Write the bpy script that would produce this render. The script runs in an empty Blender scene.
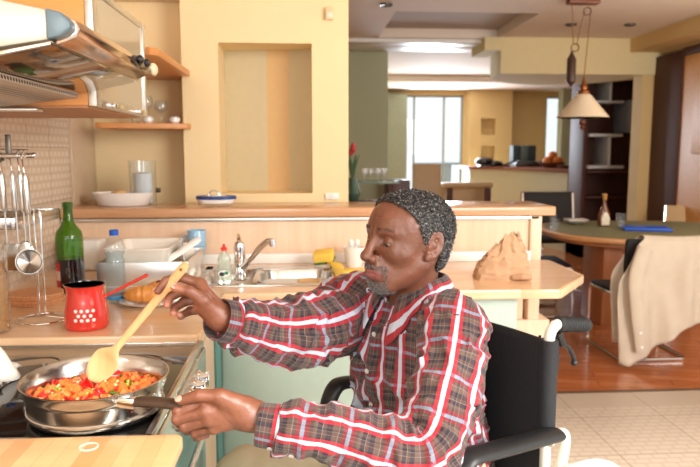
import bpy, bmesh, math, random
import numpy as np
from mathutils import Vector, Matrix
random.seed(7); rng = np.random.default_rng(7)
PI = math.pi
COL = bpy.context.scene.collection

def V(*a): return np.array(a, dtype=float)
def unit(a):
    a = np.asarray(a, float); return a/np.linalg.norm(a)
def lin(c):
    out = []
    for v in c[:3]:
        v = v/255.0
        out.append(v/12.92 if v <= .04045 else ((v+.055)/1.055)**2.4)
    return (*out, 1.0)

# ---------------------------------------------------------------- materials
def newmat(name):
    m = bpy.data.materials.new(name); m.use_nodes = True
    nt = m.node_tree
    return m, nt, nt.nodes['Principled BSDF']
def N(nt, kind, **kw):
    n = nt.nodes.new(kind)
    for k, v in kw.items():
        if k.startswith('i_'):
            n.inputs[k[2:].replace('_', ' ')].default_value = v
        else: setattr(n, k, v)
    return n
def ramp(nt, fac, stops, interp='LINEAR'):
    r = nt.nodes.new('ShaderNodeValToRGB'); r.color_ramp.interpolation = interp
    e = r.color_ramp.elements
    while len(e) < len(stops): e.new(0.5)
    for el, (p, c) in zip(e, stops):
        el.position = p; el.color = c
    nt.links.new(fac, r.inputs[0]); return r.outputs[0]
def mapped(nt, scale=(1, 1, 1), coord='Object', rot=(0, 0, 0), loc=(0, 0, 0)):
    t = nt.nodes.new('ShaderNodeTexCoord'); mp = nt.nodes.new('ShaderNodeMapping')
    mp.inputs['Scale'].default_value = scale; mp.inputs['Rotation'].default_value = rot; mp.inputs['Location'].default_value = loc
    nt.links.new(t.outputs[coord], mp.inputs[0]); return mp.outputs[0]
def bump(nt, b, h, strength=.2, dist=.01):
    n = nt.nodes.new('ShaderNodeBump'); n.inputs['Strength'].default_value = strength; n.inputs['Distance'].default_value = dist
    nt.links.new(h, n.inputs['Height']); nt.links.new(n.outputs[0], b.inputs['Normal'])
def plain(name, c, rough=.5, metal=0., var=.06, vs=30., bmp=0., coat=0., spec=.5, sheen=0., sss=0.):
    m, nt, b = newmat(name)
    b.inputs['Roughness'].default_value = rough; b.inputs['Metallic'].default_value = metal
    b.inputs['Coat Weight'].default_value = coat; b.inputs['Specular IOR Level'].default_value = spec
    b.inputs['Sheen Weight'].default_value = sheen
    if sss: b.inputs['Subsurface Weight'].default_value = sss; b.inputs['Subsurface Scale'].default_value = .01
    nz = N(nt, 'ShaderNodeTexNoise', i_Scale=vs, i_Detail=4.)
    nt.links.new(mapped(nt), nz.inputs['Vector'])
    c0 = lin(c)
    lo = tuple(max(0, x*(1-var)) for x in c0[:3])+(1,); hi = tuple(min(1, x*(1+var)) for x in c0[:3])+(1,)
    nt.links.new(ramp(nt, nz.outputs[0], [(.3, lo), (.7, hi)]), b.inputs['Base Color'])
    if bmp: bump(nt, b, nz.outputs[0], bmp, .004)
    return m
def wood(name, c1, c2, axis=0, rough=.35, sc=6., stretch=12., coat=0., rings=.6):
    m, nt, b = newmat(name)
    s = [stretch]*3; s[axis] = 1.
    v = mapped(nt, tuple(x*sc/6 for x in s))
    nz = N(nt, 'ShaderNodeTexNoise', i_Scale=2.2, i_Detail=6., i_Roughness=.6, i_Distortion=rings)
    nt.links.new(v, nz.inputs['Vector'])
    nt.links.new(ramp(nt, nz.outputs[0], [(.3, lin(c1)), (.7, lin(c2))]), b.inputs['Base Color'])
    b.inputs['Roughness'].default_value = rough; b.inputs['Coat Weight'].default_value = coat
    bump(nt, b, nz.outputs[0], .05, .002)
    return m
def planks(name, c1, c2, mort, w, h, rough=.3, rot=0., ms=.004, off=.5, coat=0., tone=.25):
    m, nt, b = newmat(name)
    v = mapped(nt, (1, 1, 1), rot=(0, 0, rot))
    br = N(nt, 'ShaderNodeTexBrick', offset=off)
    br.inputs['Color1'].default_value = lin(c1); br.inputs['Color2'].default_value = lin(c2); br.inputs['Mortar'].default_value = lin(mort)
    br.inputs['Scale'].default_value = 1.; br.inputs['Mortar Size'].default_value = ms
    br.inputs['Brick Width'].default_value = w; br.inputs['Row Height'].default_value = h
    nt.links.new(v, br.inputs['Vector'])
    v2 = mapped(nt, (2., 30., 30.), rot=(0, 0, rot))
    nz = N(nt, 'ShaderNodeTexNoise', i_Scale=1.5, i_Detail=5.); nt.links.new(v2, nz.inputs['Vector'])
    mx = N(nt, 'ShaderNodeMix', data_type='RGBA', blend_type='MULTIPLY'); mx.inputs[0].default_value = 1.
    nt.links.new(br.outputs['Color'], mx.inputs[6])
    nt.links.new(ramp(nt, nz.outputs[0], [(.3, (1-tone, 1-tone, 1-tone, 1)), (.7, (1, 1, 1, 1))]), mx.inputs[7])
    nt.links.new(mx.outputs[2], b.inputs['Base Color'])
    b.inputs['Roughness'].default_value = rough; b.inputs['Coat Weight'].default_value = coat
    return m
def clear(name, tint=(255, 255, 255), rough=.02, body=.06, ior=1.45):
    """thin clear plastic or glass: mostly see-through with Fresnel reflections"""
    m, nt, b = newmat(name)
    nt.nodes.remove(b)
    out = nt.nodes['Material Output']
    tr = N(nt, 'ShaderNodeBsdfTransparent'); tr.inputs[0].default_value = lin(tint)
    gl = N(nt, 'ShaderNodeBsdfGlossy'); gl.inputs['Roughness'].default_value = rough
    df = N(nt, 'ShaderNodeBsdfDiffuse'); df.inputs[0].default_value = lin(tint)
    nz = N(nt, 'ShaderNodeTexNoise', i_Scale=60.); nt.links.new(mapped(nt), nz.inputs['Vector'])
    mr = N(nt, 'ShaderNodeMapRange'); mr.inputs['To Min'].default_value = body*.7; mr.inputs['To Max'].default_value = body*1.3
    nt.links.new(nz.outputs[0], mr.inputs[0])
    a = N(nt, 'ShaderNodeMixShader'); nt.links.new(mr.outputs[0], a.inputs[0])
    nt.links.new(tr.outputs[0], a.inputs[1]); nt.links.new(df.outputs[0], a.inputs[2])
    fr = N(nt, 'ShaderNodeLayerWeight'); pw = N(nt, 'ShaderNodeMath', operation='POWER'); pw.inputs[1].default_value = 3.5
    nt.links.new(fr.outputs['Facing'], pw.inputs[0]); ma = N(nt, 'ShaderNodeMath', operation='MULTIPLY_ADD'); ma.inputs[1].default_value = .55; ma.inputs[2].default_value = .05
    nt.links.new(pw.outputs[0], ma.inputs[0])
    c = N(nt, 'ShaderNodeMixShader'); nt.links.new(ma.outputs[0], c.inputs[0])
    nt.links.new(a.outputs[0], c.inputs[1]); nt.links.new(gl.outputs[0], c.inputs[2])
    nt.links.new(c.outputs[0], out.inputs[0])
    return m

# ---------------------------------------------------------------- mesh building
class MB:
    def __init__(s): s.v = []; s.f = []; s.m = []
    def add(s, verts, faces, mi=0):
        o = len(s.v); s.v.extend([tuple(map(float, p)) for p in verts])
        s.f.extend([tuple(i+o for i in f) for f in faces]); s.m.extend([mi]*len(faces)); return s
    def bm(s, b, mi=0):
        b.verts.ensure_lookup_table()
        for i, v in enumerate(b.verts): v.index = i
        s.add([v.co[:] for v in b.verts], [[v.index for v in f.verts] for f in b.faces], mi); b.free(); return s
    def obox(s, c, ax, half, bev=0., mi=0, seg=2):
        b = bmesh.new(); bmesh.ops.create_cube(b, size=2.)
        X, Y, Z = [np.asarray(a, float)*h for a, h in zip(ax, half)]; c = np.asarray(c, float)
        if bev:
            for v in b.verts: v.co = (v.co.x*half[0], v.co.y*half[1], v.co.z*half[2])
            bmesh.ops.bevel(b, geom=list(b.edges), offset=bev, segments=seg, affect='EDGES', profile=.5)
            A = [np.asarray(a, float) for a in ax]
            for v in b.verts: v.co = Vector(c+A[0]*v.co.x+A[1]*v.co.y+A[2]*v.co.z)
        else:
            for v in b.verts: v.co = Vector(c+X*v.co.x+Y*v.co.y+Z*v.co.z)
        if np.dot(np.cross(ax[0], ax[1]), ax[2]) < 0: bmesh.ops.reverse_faces(b, faces=b.faces)
        return s.bm(b, mi)
    def box(s, lo, hi, bev=0., mi=0, seg=2):
        lo = np.array(lo, float); hi = np.array(hi, float)
        return s.obox((lo+hi)/2, ((1, 0, 0), (0, 1, 0), (0, 0, 1)), (hi-lo)/2, bev, mi, seg)
    def prism(s, poly, z0, z1, bev=0., mi=0, frame=None, seg=2):
        """polygon extruded; frame=(origin,u,v,w) puts (a,b) at origin+a*u+b*v and extrudes along w"""
        b = bmesh.new(); n = len(poly)
        lo = [b.verts.new((x, y, z0)) for x, y in poly]; hi = [b.verts.new((x, y, z1)) for x, y in poly]
        b.faces.new(lo[::-1]); b.faces.new(hi)
        for i in range(n): b.faces.new((lo[i], lo[(i+1) % n], hi[(i+1) % n], hi[i]))
        bmesh.ops.recalc_face_normals(b, faces=b.faces)
        if bev: bmesh.ops.bevel(b, geom=list(b.edges), offset=bev, segments=seg, affect='EDGES', profile=.5)
        if frame is not None:
            o, u, v_, w = [np.asarray(a, float) for a in frame]
            for v in b.verts: v.co = Vector(o+u*v.co.x+v_*v.co.y+w*v.co.z)
            bmesh.ops.recalc_face_normals(b, faces=b.faces)
        return s.bm(b, mi)
    def lathe(s, prof, c=(0, 0, 0), n=40, ax=(0, 0, 1), mi=0, sx=1., sy=1., fn=None, closed=False):
        w = unit(ax); t = V(1, 0, 0) if abs(w[0]) < .9 else V(0, 1, 0)
        u = unit(t-w*np.dot(t, w)); v = np.cross(w, u); c = np.asarray(c, float)
        vs = []; fs = []
        k = len(prof)
        for r, z in prof:
            for i in range(n):
                a = 2*PI*i/n; rr = r*(fn(a, z) if fn else 1.)
                vs.append(c+u*rr*math.cos(a)*sx+v*rr*math.sin(a)*sy+w*z)
        for j in range(k-1 if not closed else k):
            j2 = (j+1) % k
            for i in range(n):
                i2 = (i+1) % n
                fs.append((j*n+i, j*n+i2, j2*n+i2, j2*n+i))
        if not closed:
            if prof[0][0] > 1e-5: fs.append(tuple(range(n))[::-1])
            if prof[-1][0] > 1e-5: fs.append(tuple((k-1)*n+i for i in range(n)))
        return s.add(vs, fs, mi)
    def tube(s, pts, r=.005, n=10, mi=0, closed=False, flat=None):
        pts = [np.asarray(p, float) for p in pts]; k = len(pts)
        rs = r if hasattr(r, '__len__') else [r]*k
        up = None; vs = []; fs = []
        for i in range(k):
            a = pts[i-1] if (i > 0 or closed) else pts[i]; b = pts[(i+1) % k] if (i < k-1 or closed) else pts[i]
            t = unit(b-a)
            if up is None:
                h = V(0, 0, 1) if abs(t[2]) < .9 else V(1, 0, 0)
                if flat is not None: h = np.asarray(flat[0], float)
                up = h
            up = unit(up-t*np.dot(up, t)); sd = np.cross(t, up)
            fl = flat[1] if flat is not None else 1.
            for j in range(n):
                q = 2*PI*j/n
                vs.append(pts[i]+(up*math.cos(q)*fl+sd*math.sin(q))*rs[i])
        for i in range(k if closed else k-1):
            i2 = (i+1) % k
            for j in range(n):
                j2 = (j+1) % n
                fs.append((i*n+j, i*n+j2, i2*n+j2, i2*n+j))
        if not closed:
            fs.append(tuple(range(n))[::-1]); fs.append(tuple((k-1)*n+j for j in range(n)))
        return s.add(vs, fs, mi)
    def ball(s, c, r, n=16, mi=0, ax=None):
        R = r if hasattr(r, '__len__') else (r, r, r); c = np.asarray(c, float)
        A = ax if ax is not None else ((1, 0, 0), (0, 1, 0), (0, 0, 1)); A = [np.asarray(a, float) for a in A]
        vs = []; fs = []; m = n//2
        for j in range(1, m):
            ph = PI*j/m
            for i in range(n):
                a = 2*PI*i/n
                vs.append(c+A[0]*R[0]*math.sin(ph)*math.cos(a)+A[1]*R[1]*math.sin(ph)*math.sin(a)+A[2]*R[2]*math.cos(ph))
        vs.append(c+A[2]*R[2]); vs.append(c-A[2]*R[2]); T = len(vs)-2; B = T+1
        for j in range(m-2):
            for i in range(n):
                i2 = (i+1) % n; fs.append((j*n+i, (j+1)*n+i, (j+1)*n+i2, j*n+i2))
        for i in range(n):
            i2 = (i+1) % n; fs.append((T, i, i2)); fs.append((B, (m-2)*n+i2, (m-2)*n+i))
        return s.add(vs, fs, mi)
    def grid(s, fn, nu, nv, mi=0, wrap=False):
        vs = [fn(i/(nu if wrap else nu-1), j/(nv-1)) for j in range(nv) for i in range(nu)]
        fs = []
        for j in range(nv-1):
            for i in range(nu if wrap else nu-1):
                i2 = (i+1) % nu; fs.append((j*nu+i, j*nu+i2, (j+1)*nu+i2, (j+1)*nu+i))
        return s.add(vs, fs, mi)
    def build(s, name, mat, parent=None, ang=35, solid=0., sub=0):
        me = bpy.data.meshes.new(name)
        off = np.array(parent_world(parent)) if parent is not None else np.zeros(3)
        base = np.zeros(3)
        if parent is None and s.v:
            a = np.array(s.v); base = np.array([(a[:, 0].min()+a[:, 0].max())/2, (a[:, 1].min()+a[:, 1].max())/2, a[:, 2].min()])
        o = bpy.data.objects.new(name, me)
        me.from_pydata([tuple(np.array(v)-off-base) for v in s.v], [], s.f)
        for m in (mat if isinstance(mat, (list, tuple)) else [mat]): me.materials.append(m)
        me.polygons.foreach_set('material_index', s.m)
        me.validate(); me.update()
        me.polygons.foreach_set('use_smooth', [True]*len(me.polygons))
        me.set_sharp_from_angle(angle=math.radians(ang))
        COL.objects.link(o)
        if parent is not None: o.parent = parent
        o.location = base
        if solid:
            md = o.modifiers.new('Solidify', 'SOLIDIFY'); md.thickness = solid; md.offset = 0.
        if sub:
            md = o.modifiers.new('Subsurf', 'SUBSURF'); md.levels = sub; md.render_levels = sub
        return o
def parent_world(p):
    l = np.zeros(3)
    while p is not None:
        l += np.array(p.location); p = p.parent
    return l
def thing(name, loc, label, cat, group=None):
    o = bpy.data.objects.new(name, None); COL.objects.link(o); o.location = loc; o.empty_display_size = .05
    return tag(o, label, cat, group)
def tag(o, label, cat, group=None, kind=None):
    o['label'] = label; o['category'] = cat
    if group: o['group'] = group
    if kind: o['kind'] = kind
    return o
def struct(name, mb, mat, **k):
    o = mb.build(name, mat, **k); o['kind'] = 'structure'; return o
def dup(root, loc, label, rotz=None, group=None):
    r = root.copy(); COL.objects.link(r); r.location = loc; r['label'] = label
    if rotz is not None: r.rotation_euler = (0, 0, rotz)
    if group: r['group'] = group
    def rec(a, b):
        for ch in list(a.children):
            c = ch.copy(); COL.objects.link(c); c.parent = b; rec(ch, c)
    rec(root, r); return r
def arc(c, r, a0, a1, n, u=(1, 0, 0), v=(0, 0, 1)):
    c = np.asarray(c, float); u = np.asarray(u, float); v = np.asarray(v, float)
    return [c+u*r*math.cos(a0+(a1-a0)*i/(n-1))+v*r*math.sin(a0+(a1-a0)*i/(n-1)) for i in range(n)]
def smooth_path(pts, n=6):
    pts = [np.asarray(p, float) for p in pts]; P = [pts[0]]+pts+[pts[-1]]; out = []
    for i in range(1, len(P)-2):
        for k in range(n):
            t = k/n; a, b, c, d = P[i-1], P[i], P[i+1], P[i+2]
            out.append(.5*((2*b)+(-a+c)*t+(2*a-5*b+4*c-d)*t*t+(-a+3*b-3*c+d)*t**3))
    out.append(pts[-1]); return out

# ---------------------------------------------------------------- shared materials
M = {}
M['steel'] = plain('brushed steel', (205, 203, 198), .22, 1., .05, 80.)
M['steel_dark'] = plain('dark steel', (120, 116, 110), .35, 1., .1, 60.)
M['chrome'] = plain('chrome', (225, 225, 225), .08, 1., .02)
M['alu'] = plain('aluminium', (222, 221, 216), .35, 1., .03)
M['counter'] = wood('beech laminate', (226, 182, 140), (236, 200, 162), 0, .22, coat=.3)
M['bar_top'] = wood('bar laminate', (196, 144, 102), (210, 162, 120), 0, .25, coat=.3)
M['panel'] = wood('beech panel', (234, 196, 162), (242, 210, 180), 2, .4)
M['orange_wood'] = wood('orange beech', (212, 138, 66), (224, 154, 82), 0, .35)
M['shelf_wood'] = wood('shelf wood', (204, 134, 72), (216, 150, 88), 0, .4)
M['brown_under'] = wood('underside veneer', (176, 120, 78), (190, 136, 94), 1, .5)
M['cream'] = plain('warm yellow paint', (238, 214, 166), .8, var=.02, vs=3.)
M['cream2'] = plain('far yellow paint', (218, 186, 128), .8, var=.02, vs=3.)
M['niche_mid_shade'] = plain('tan niche shading', (212, 172, 116), .6, var=.02)  # this and the next tone hold the niche's shading as colour
M['niche_side_shade'] = plain('grey beige niche shading', (206, 190, 152), .6, var=.02)
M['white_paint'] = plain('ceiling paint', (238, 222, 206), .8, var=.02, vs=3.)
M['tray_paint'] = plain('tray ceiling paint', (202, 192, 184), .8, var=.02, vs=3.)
M['green_paint'] = plain('sage paint', (178, 180, 148), .8, var=.02, vs=3.)
M['cab_green'] = plain('pale green cabinet lacquer', (186, 204, 190), .35, var=.02)
M['teal'] = plain('teal lacquer', (84, 138, 134), .35, var=.03)
M['white'] = plain('white gloss', (240, 238, 232), .35, var=.02)
M['ceramic'] = plain('white ceramic', (238, 234, 226), .15, var=.02, coat=.4)
M['black'] = plain('black plastic', (26, 26, 28), .4, var=.1)
M['black_gloss'] = plain('black gloss', (12, 12, 14), .08, var=.05, coat=.5)
M['dark_wood'] = wood('dark red brown wood', (66, 28, 16), (84, 38, 22), 2, .6)
M['glass'] = clear('clear glass', (250, 252, 252), .02, .03)
M['plastic'] = clear('clear plastic', (244, 248, 250), .03, .05)
# ================================================================ THE SETTING
def tile_mat(name, base, light, grout, big, cw, ch, band=None, axes=(0, 1), rough=.3, gm=.003):
    """large tiles with raised lighter cells; axes choose which object axes span the surface"""
    m, nt, b = newmat(name)
    t = nt.nodes.new('ShaderNodeTexCoord'); sp = N(nt, 'ShaderNodeSeparateXYZ'); nt.links.new(t.outputs['Object'], sp.inputs[0])
    cb = N(nt, 'ShaderNodeCombineXYZ')
    nt.links.new(sp.outputs[axes[0]], cb.inputs[0]); nt.links.new(sp.outputs[axes[1]], cb.inputs[1])
    b1 = N(nt, 'ShaderNodeTexBrick', offset=.5); b1.inputs['Scale'].default_value = 1.
    b1.inputs['Brick Width'].default_value = cw; b1.inputs['Row Height'].default_value = ch; b1.inputs['Mortar Size'].default_value = .008
    b1.inputs['Mortar Smooth'].default_value = .3
    b1.inputs['Color1'].default_value = lin(light); b1.inputs['Color2'].default_value = lin(light); b1.inputs['Mortar'].default_value = lin(base)
    nt.links.new(cb.outputs[0], b1.inputs['Vector'])
    b2 = N(nt, 'ShaderNodeTexBrick', offset=0.); b2.inputs['Scale'].default_value = 1.
    b2.inputs['Brick Width'].default_value = big; b2.inputs['Row Height'].default_value = big; b2.inputs['Mortar Size'].default_value = gm
    b2.inputs['Color1'].default_value = (1, 1, 1, 1); b2.inputs['Color2'].default_value = (.96, .96, .96, 1); b2.inputs['Mortar'].default_value = lin(grout)
    nt.links.new(cb.outputs[0], b2.inputs['Vector'])
    col = b1.outputs['Color']
    if band is not None:   # the cells only run across a band of the surface
        s2 = N(nt, 'ShaderNodeMath', operation='COMPARE'); s2.inputs[1].default_value = band[0]; s2.inputs[2].default_value = band[1]
        nt.links.new(sp.outputs[axes[1]], s2.inputs[0])
        mx0 = N(nt, 'ShaderNodeMix', data_type='RGBA'); nt.links.new(s2.outputs[0], mx0.inputs[0])
        mx0.inputs[6].default_value = lin(base); nt.links.new(col, mx0.inputs[7]); col = mx0.outputs[2]
    mx = N(nt, 'ShaderNodeMix', data_type='RGBA', blend_type='MULTIPLY'); mx.inputs[0].default_value = 1.
    nt.links.new(col, mx.inputs[6]); nt.links.new(b2.outputs['Color'], mx.inputs[7])
    nt.links.new(mx.outputs[2], b.inputs['Base Color']); b.inputs['Roughness'].default_value = rough
    return m
M['floor_tile'] = tile_mat('floor tile', (194, 178, 160), (206, 192, 176), (206, 200, 192), .45, .075, .045, band=(2.0, .38))
M['wall_tile'] = tile_mat('wall tile', (208, 186, 164), (222, 204, 184), (214, 208, 202), .24, .05, .034, axes=(1, 2), rough=.15)
M['wood_floor'] = planks('reddish parquet', (184, 104, 58), (200, 124, 76), (120, 62, 34), .9, .09, .22, rot=.25, ms=.002, coat=.3)

# the floor: beige tiles with a relief band in the kitchen, parquet beyond
struct('floor', MB().box((-1.25, -1.5, -.03), (4.2, 3.74, 0)), M['floor_tile'])
o2 = struct('floor', MB().box((-1.25, 3.74, -.03), (7.2, 13.2, 0)), M['wood_floor'])
struct('trim_1', MB().box((1.2, 3.725, 0), (4.2, 3.755, .004)), plain('threshold strip', (96, 70, 50), .4))

# ceiling with its recessed tray and the lower far part
c = MB()
for lo, hi in (((-1.25, -1.5), (7.2, 6.3)), ((-1.25, 6.3), (.85, 7.7)), ((2.2, 6.3), (7.2, 7.7)), ((-1.25, 7.7), (7.2, 13.2))):
    c.box((*lo, 2.7), (*hi, 2.9))
struct('ceiling', c, M['white_paint'])
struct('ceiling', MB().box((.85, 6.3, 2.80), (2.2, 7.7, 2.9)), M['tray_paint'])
struct('trim_2', MB().box((.4, 7.75, 2.655), (2.1, 8.0, 2.7), .01).box((.4, 8.1, 2.665), (2.1, 8.5, 2.7), .01), M['white'])
struct('trim_3', MB().box((1.1, 11.3, 2.58), (7.0, 12.9, 2.7), .03).box((3.3, 8.9, 2.58), (4.4, 11.3, 2.7), .03), M['white_paint'])
# soffit beams over the dining room
arcp = [(4.07-1.85*t, 8.0+.85*math.sin(PI*t)**.6) for t in np.linspace(0.02, .98, 15)]
struct('trim_4', MB().prism([(2.22, 7.6), (4.07, 7.6)]+arcp, 2.3, 2.7).box((2.035, 7.6, 2.557), (2.22, 8.2, 2.7)), M['green_paint2'] if 'green_paint2' in M else plain('soffit paint', (226, 208, 160), .8, var=.02))
struct('trim_5', MB().box((3.72, 3.0, 2.55), (4.1, 7.6, 2.7)), M['cream2'])
# walls
struct('wall_left', MB().box((-1.25, -1.5, 0), (-1.125, 3.33, 2.7)), M['wall_tile'])
struct('wall_left', MB().box((-1.25, 3.33, 0), (-1.125, 13.2, 2.7)), M['cream'])
struct('trim_6', MB().box((-1.125, 3.33, 1.16), (-1.112, 3.69, 1.60), .003), plain('pinkish splash panel', (206, 180, 152), .15, var=.02, coat=.4))
nx0, nx1, nz0, nz1, wx0, wx1 = -.432, .044, 1.205, 1.97, -.615, .232
w = MB()
w.box((wx0, 3.52, 0), (nx0, 3.86, 2.7)); w.box((nx1, 3.52, 0), (wx1, 3.86, 2.7))
w.box((nx0, 3.52, 0), (nx1, 3.86, nz0)); w.box((nx0, 3.52, nz1), (nx1, 3.86, 2.7)); w.box((nx0, 3.82, nz0), (nx1, 3.86, nz1))
struct('wall_partition', w, M['cream'])
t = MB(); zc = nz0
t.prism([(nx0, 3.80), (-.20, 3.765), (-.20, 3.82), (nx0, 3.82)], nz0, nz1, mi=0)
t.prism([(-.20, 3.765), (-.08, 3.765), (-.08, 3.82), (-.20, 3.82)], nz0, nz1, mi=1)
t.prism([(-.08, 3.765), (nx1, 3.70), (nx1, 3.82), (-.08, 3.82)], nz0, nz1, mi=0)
struct('trim_7', t, [M['niche_side_shade'], M['niche_mid_shade']])  # made-up angled back; the niche's shading is put into its panel colours
struct('wall_recess', MB().box((-1.125, 3.70, 0), (wx0, 3.86, 2.7)), M['cream'])
struct('trim_8', MB().box((-1.125, 3.62, 2.20), (wx0, 3.70, 2.24), .01).box((-1.125, 3.52, 2.24), (wx0, 3.70, 2.30), .01), M['white_paint'])
struct('wall_green', MB().box((.1, 8.6, 0), (1.066, 8.75, 2.7)).box((1.0, 8.75, 0), (1.066, 13, 2.7)), M['green_paint'])
struct('trim_9', MB().box((1.066, 12.6, 0), (1.93, 12.9, 2.5)), plain('dusky sage panel', (150, 152, 128), .8))
w = MB()   # far wall with a balcony window, a slim window and two small niches
def wall_with_holes(mb, x0, x1, z0, z1, y0, y1, holes):
    xs = sorted({x0, x1, *[h[0] for h in holes], *[h[1] for h in holes]}); zs = sorted({z0, z1, *[h[2] for h in holes], *[h[3] for h in holes]})
    for a, b in zip(xs[:-1], xs[1:]):
        run = None
        for p, q in zip(zs[:-1], zs[1:]):
            solid = not any(h[0] <= a and b <= h[1] and h[2] <= p and q <= h[3] for h in holes)
            if solid: run = [p, q] if run is None else [run[0], q]
            if (not solid or q == zs[-1]) and run: mb.box((a, y0, run[0]), (b, y1, run[1])); run = None
wall_with_holes(w, -1.25, 7.2, 0, 2.7, 12.9, 13.1, [(1.93, 3.07, .12, 2.5), (4.70, 5.0, 1.0, 2.48)])
struct('wall_far', w, M['cream2'])
w = MB(); wall_with_holes(w, 3.12, 3.93, 0, 2.6, 12.6, 12.9, [(3.335, 3.618, 1.746, 2.05), (3.347, 3.618, 1.25, 1.534)])
w.box((3.3, 12.8, 1.2), (3.65, 12.9, 2.1)); struct('wall_niches', w, M['cream2'])
struct('wall_column', MB().box((4.78, 12.3, 0), (5.1, 12.5, 2.7)), M['green_paint'])
struct('wall_dusky', MB().box((5.1, 12.4, 0), (7.2, 12.6, 2.7)), plain('grey green wall', (150, 140, 110), .8))
struct('wall_right', MB().box((4.07, 3.4, 0), (4.25, 7.05, 2.7)).box((4.07, 7.05, 2.53), (4.25, 7.62, 2.7)), M['cream2'])
struct('trim_10', MB().box((4.03, 7.05, 0), (4.2, 7.62, 2.5), .01).box((4.03, 5.2, 2.44), (4.2, 7.05, 2.52), .01), M['dark_wood'])
struct('door_1', MB().box((4.045, 5.3, 0), (4.075, 7.04, 2.43), .006).box((4.03, 5.5, 1.4), (4.05, 6.8, 2.2), .01), plain('amber door', (226, 160, 86), .5))
struct('wall_stub', MB().box((3.90, 7.63, 0), (4.25, 7.85, 2.7)), M['cream2'])
struct('wall_outer', MB().box((7.1, 7.6, 0), (7.2, 13.1, 2.7)), M['cream2'])
struct('wall_side', MB().box((4.25, 7.63, 0), (7.2, 7.75, 2.7)), M['cream2'])
# windows
fr = plain('grey window frame', (150, 156, 152), .5)
w = MB()
for x in (1.93, 2.10, 2.68, 3.03): w.box((x, 12.94, .12), (x+.035, 12.99, 2.5))
for z in (.12, 2.46): w.box((1.93, 12.94, z), (3.07, 12.99, z+.04))
wo = struct('window_1', w, fr)
wp = MB().box((1.95, 12.96, .14), (3.05, 12.966, 2.48)).build('pane', M['glass'], parent=wo)
w = MB()
for x in (4.70, 4.97): w.box((x, 12.96, 1.0), (x+.03, 13.0, 2.48))
for z in (1.0, 2.45): w.box((4.7, 12.96, z), (5.0, 13.0, z+.03))
wo = struct('window_2', w, fr); MB().box((4.72, 12.975, 1.02), (4.98, 12.98, 2.46)).build('pane', M['glass'], parent=wo)
# spotlights in the ceiling, switch plates on the partition
for x, y in ((2.695, 6.79), (3.289, 6.75), (.727, 6.0)):
    r = thing('ceiling_spotlight', (x, y, 2.68), 'tmp', 'ceiling light')
    MB().lathe([(.03, .012), (.055, .004), (.055, .02), (.03, .02)], (x, y, 2.68), 24).build('rim', M['steel_dark'], r)
    MB().lathe([(0, .014), (.03, .014)], (x, y, 2.68), 16).build('lens', plain('lamp lens', (190, 180, 165), .3), r)
    r['label'] = {2.695: 'small recessed ceiling spotlight just left of the pendant lamp', 3.289: 'small recessed ceiling spotlight to the right of the pendant lamp', .727: 'small recessed ceiling spotlight near the kitchen partition, far left one'}[x]
    r['group'] = 'recessed ceiling spotlights'
r = thing('wall_sensor', (.134, 3.52, 2.085), 'small beige wall sensor high on the yellow partition', 'sensor')
MB().box((.112, 3.495, 2.085), (.156, 3.52, 2.15), .006).build('housing', plain('sensor beige', (226, 200, 156), .5), r)
MB().box((.118, 3.490, 2.095), (.150, 3.496, 2.12), .002).build('lens', plain('sensor lens', (236, 220, 190), .4), r)
r = thing('wall_socket', (.145, 3.52, 1.172), 'small white wall socket on the partition just above the bar', 'socket')
MB().box((.11, 3.508, 1.172), (.18, 3.52, 1.206), .003).build('plate', M['white'], r)
MB().lathe([(.0, .0), (.012, 0), (.012, .003)], (.145, 3.506, 1.189), 16, ax=(0, -1, 0)).build('socket_face', M['ceramic'], r)
# ================================================================ BUILT-IN KITCHEN
# --- bar
r = thing('breakfast_bar', (0, 3.3, 0), 'long beech breakfast bar with raised top behind the sink worktop', 'bar')
MB().box((-1.12, 3.14, 1.115), (1.21, 3.51, 1.16), .008, seg=3).build('bar_top', M['bar_top'], r)
MB().box((-1.12, 3.15, 1.098), (1.13, 3.165, 1.112), .002).build('metal_strip', M['alu'], r, )
MB().box((-1.12, 3.17, .9), (1.088, 3.50, 1.113)).box((-1.12, 3.17, 0), (.98, 3.50, .9)).build('panel', M['panel'], r)
MB().box((1.09, 3.15, .60), (1.145, 3.50, 1.113), .003).box((.982, 3.17, .60), (1.07, 3.5, .9), .002).build('end_post', M['panel'], r)
MB().box((.83, 3.15, .02), (1.2, 3.50, .60), .004).build('plinth_box', M['panel'], r)
# --- worktop (L shape with a cut-out for the sink)
sx0, sx1, sy0, sy1 = -.43, .135, 2.585, 3.02
r = thing('worktop', (-.1, 2.6, .865), 'glossy beech L-shaped kitchen worktop with an angled right end', 'worktop')
w = MB()
w.box((-1.125, 1.90, .865), (-.31, 2.47, .9)); w.box((-1.125, 2.47, .865), (sx0, 3.14, .9))
w.box((sx0, 2.47, .865), (sx1, sy0, .9)); w.box((sx0, sy1, .865), (sx1, 3.14, .9))
w.prism([(sx1, 2.47), (.819, 2.47), (.964, 2.457), (1.168, 2.737), (1.171, 3.14), (sx1, 3.14)], .865, .9)
w.build('surface', M['counter'], r)
e = MB()
def edge(p, q):
    d = unit(V(*q, 0)-V(*p, 0)); n = V(d[1], -d[0], 0); c = (V(*p, 0)+V(*q, 0))/2
    e.obox((c[0]+n[0]*.006, c[1]+n[1]*.006, .8825), (d, n, (0, 0, 1)), (np.linalg.norm(V(*q, 0)-V(*p, 0))/2+.004, .010, .0185), .006)
edge((-.312, 1.905), (-.312, 2.46)); edge((-.305, 2.467), (.819, 2.467)); edge((.819, 2.467), (.964, 2.457)); edge((.964, 2.457), (1.168, 2.737)); edge((1.168, 2.737), (1.171, 3.13)); edge((-1.12, 1.905), (-.312, 1.905))
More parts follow.
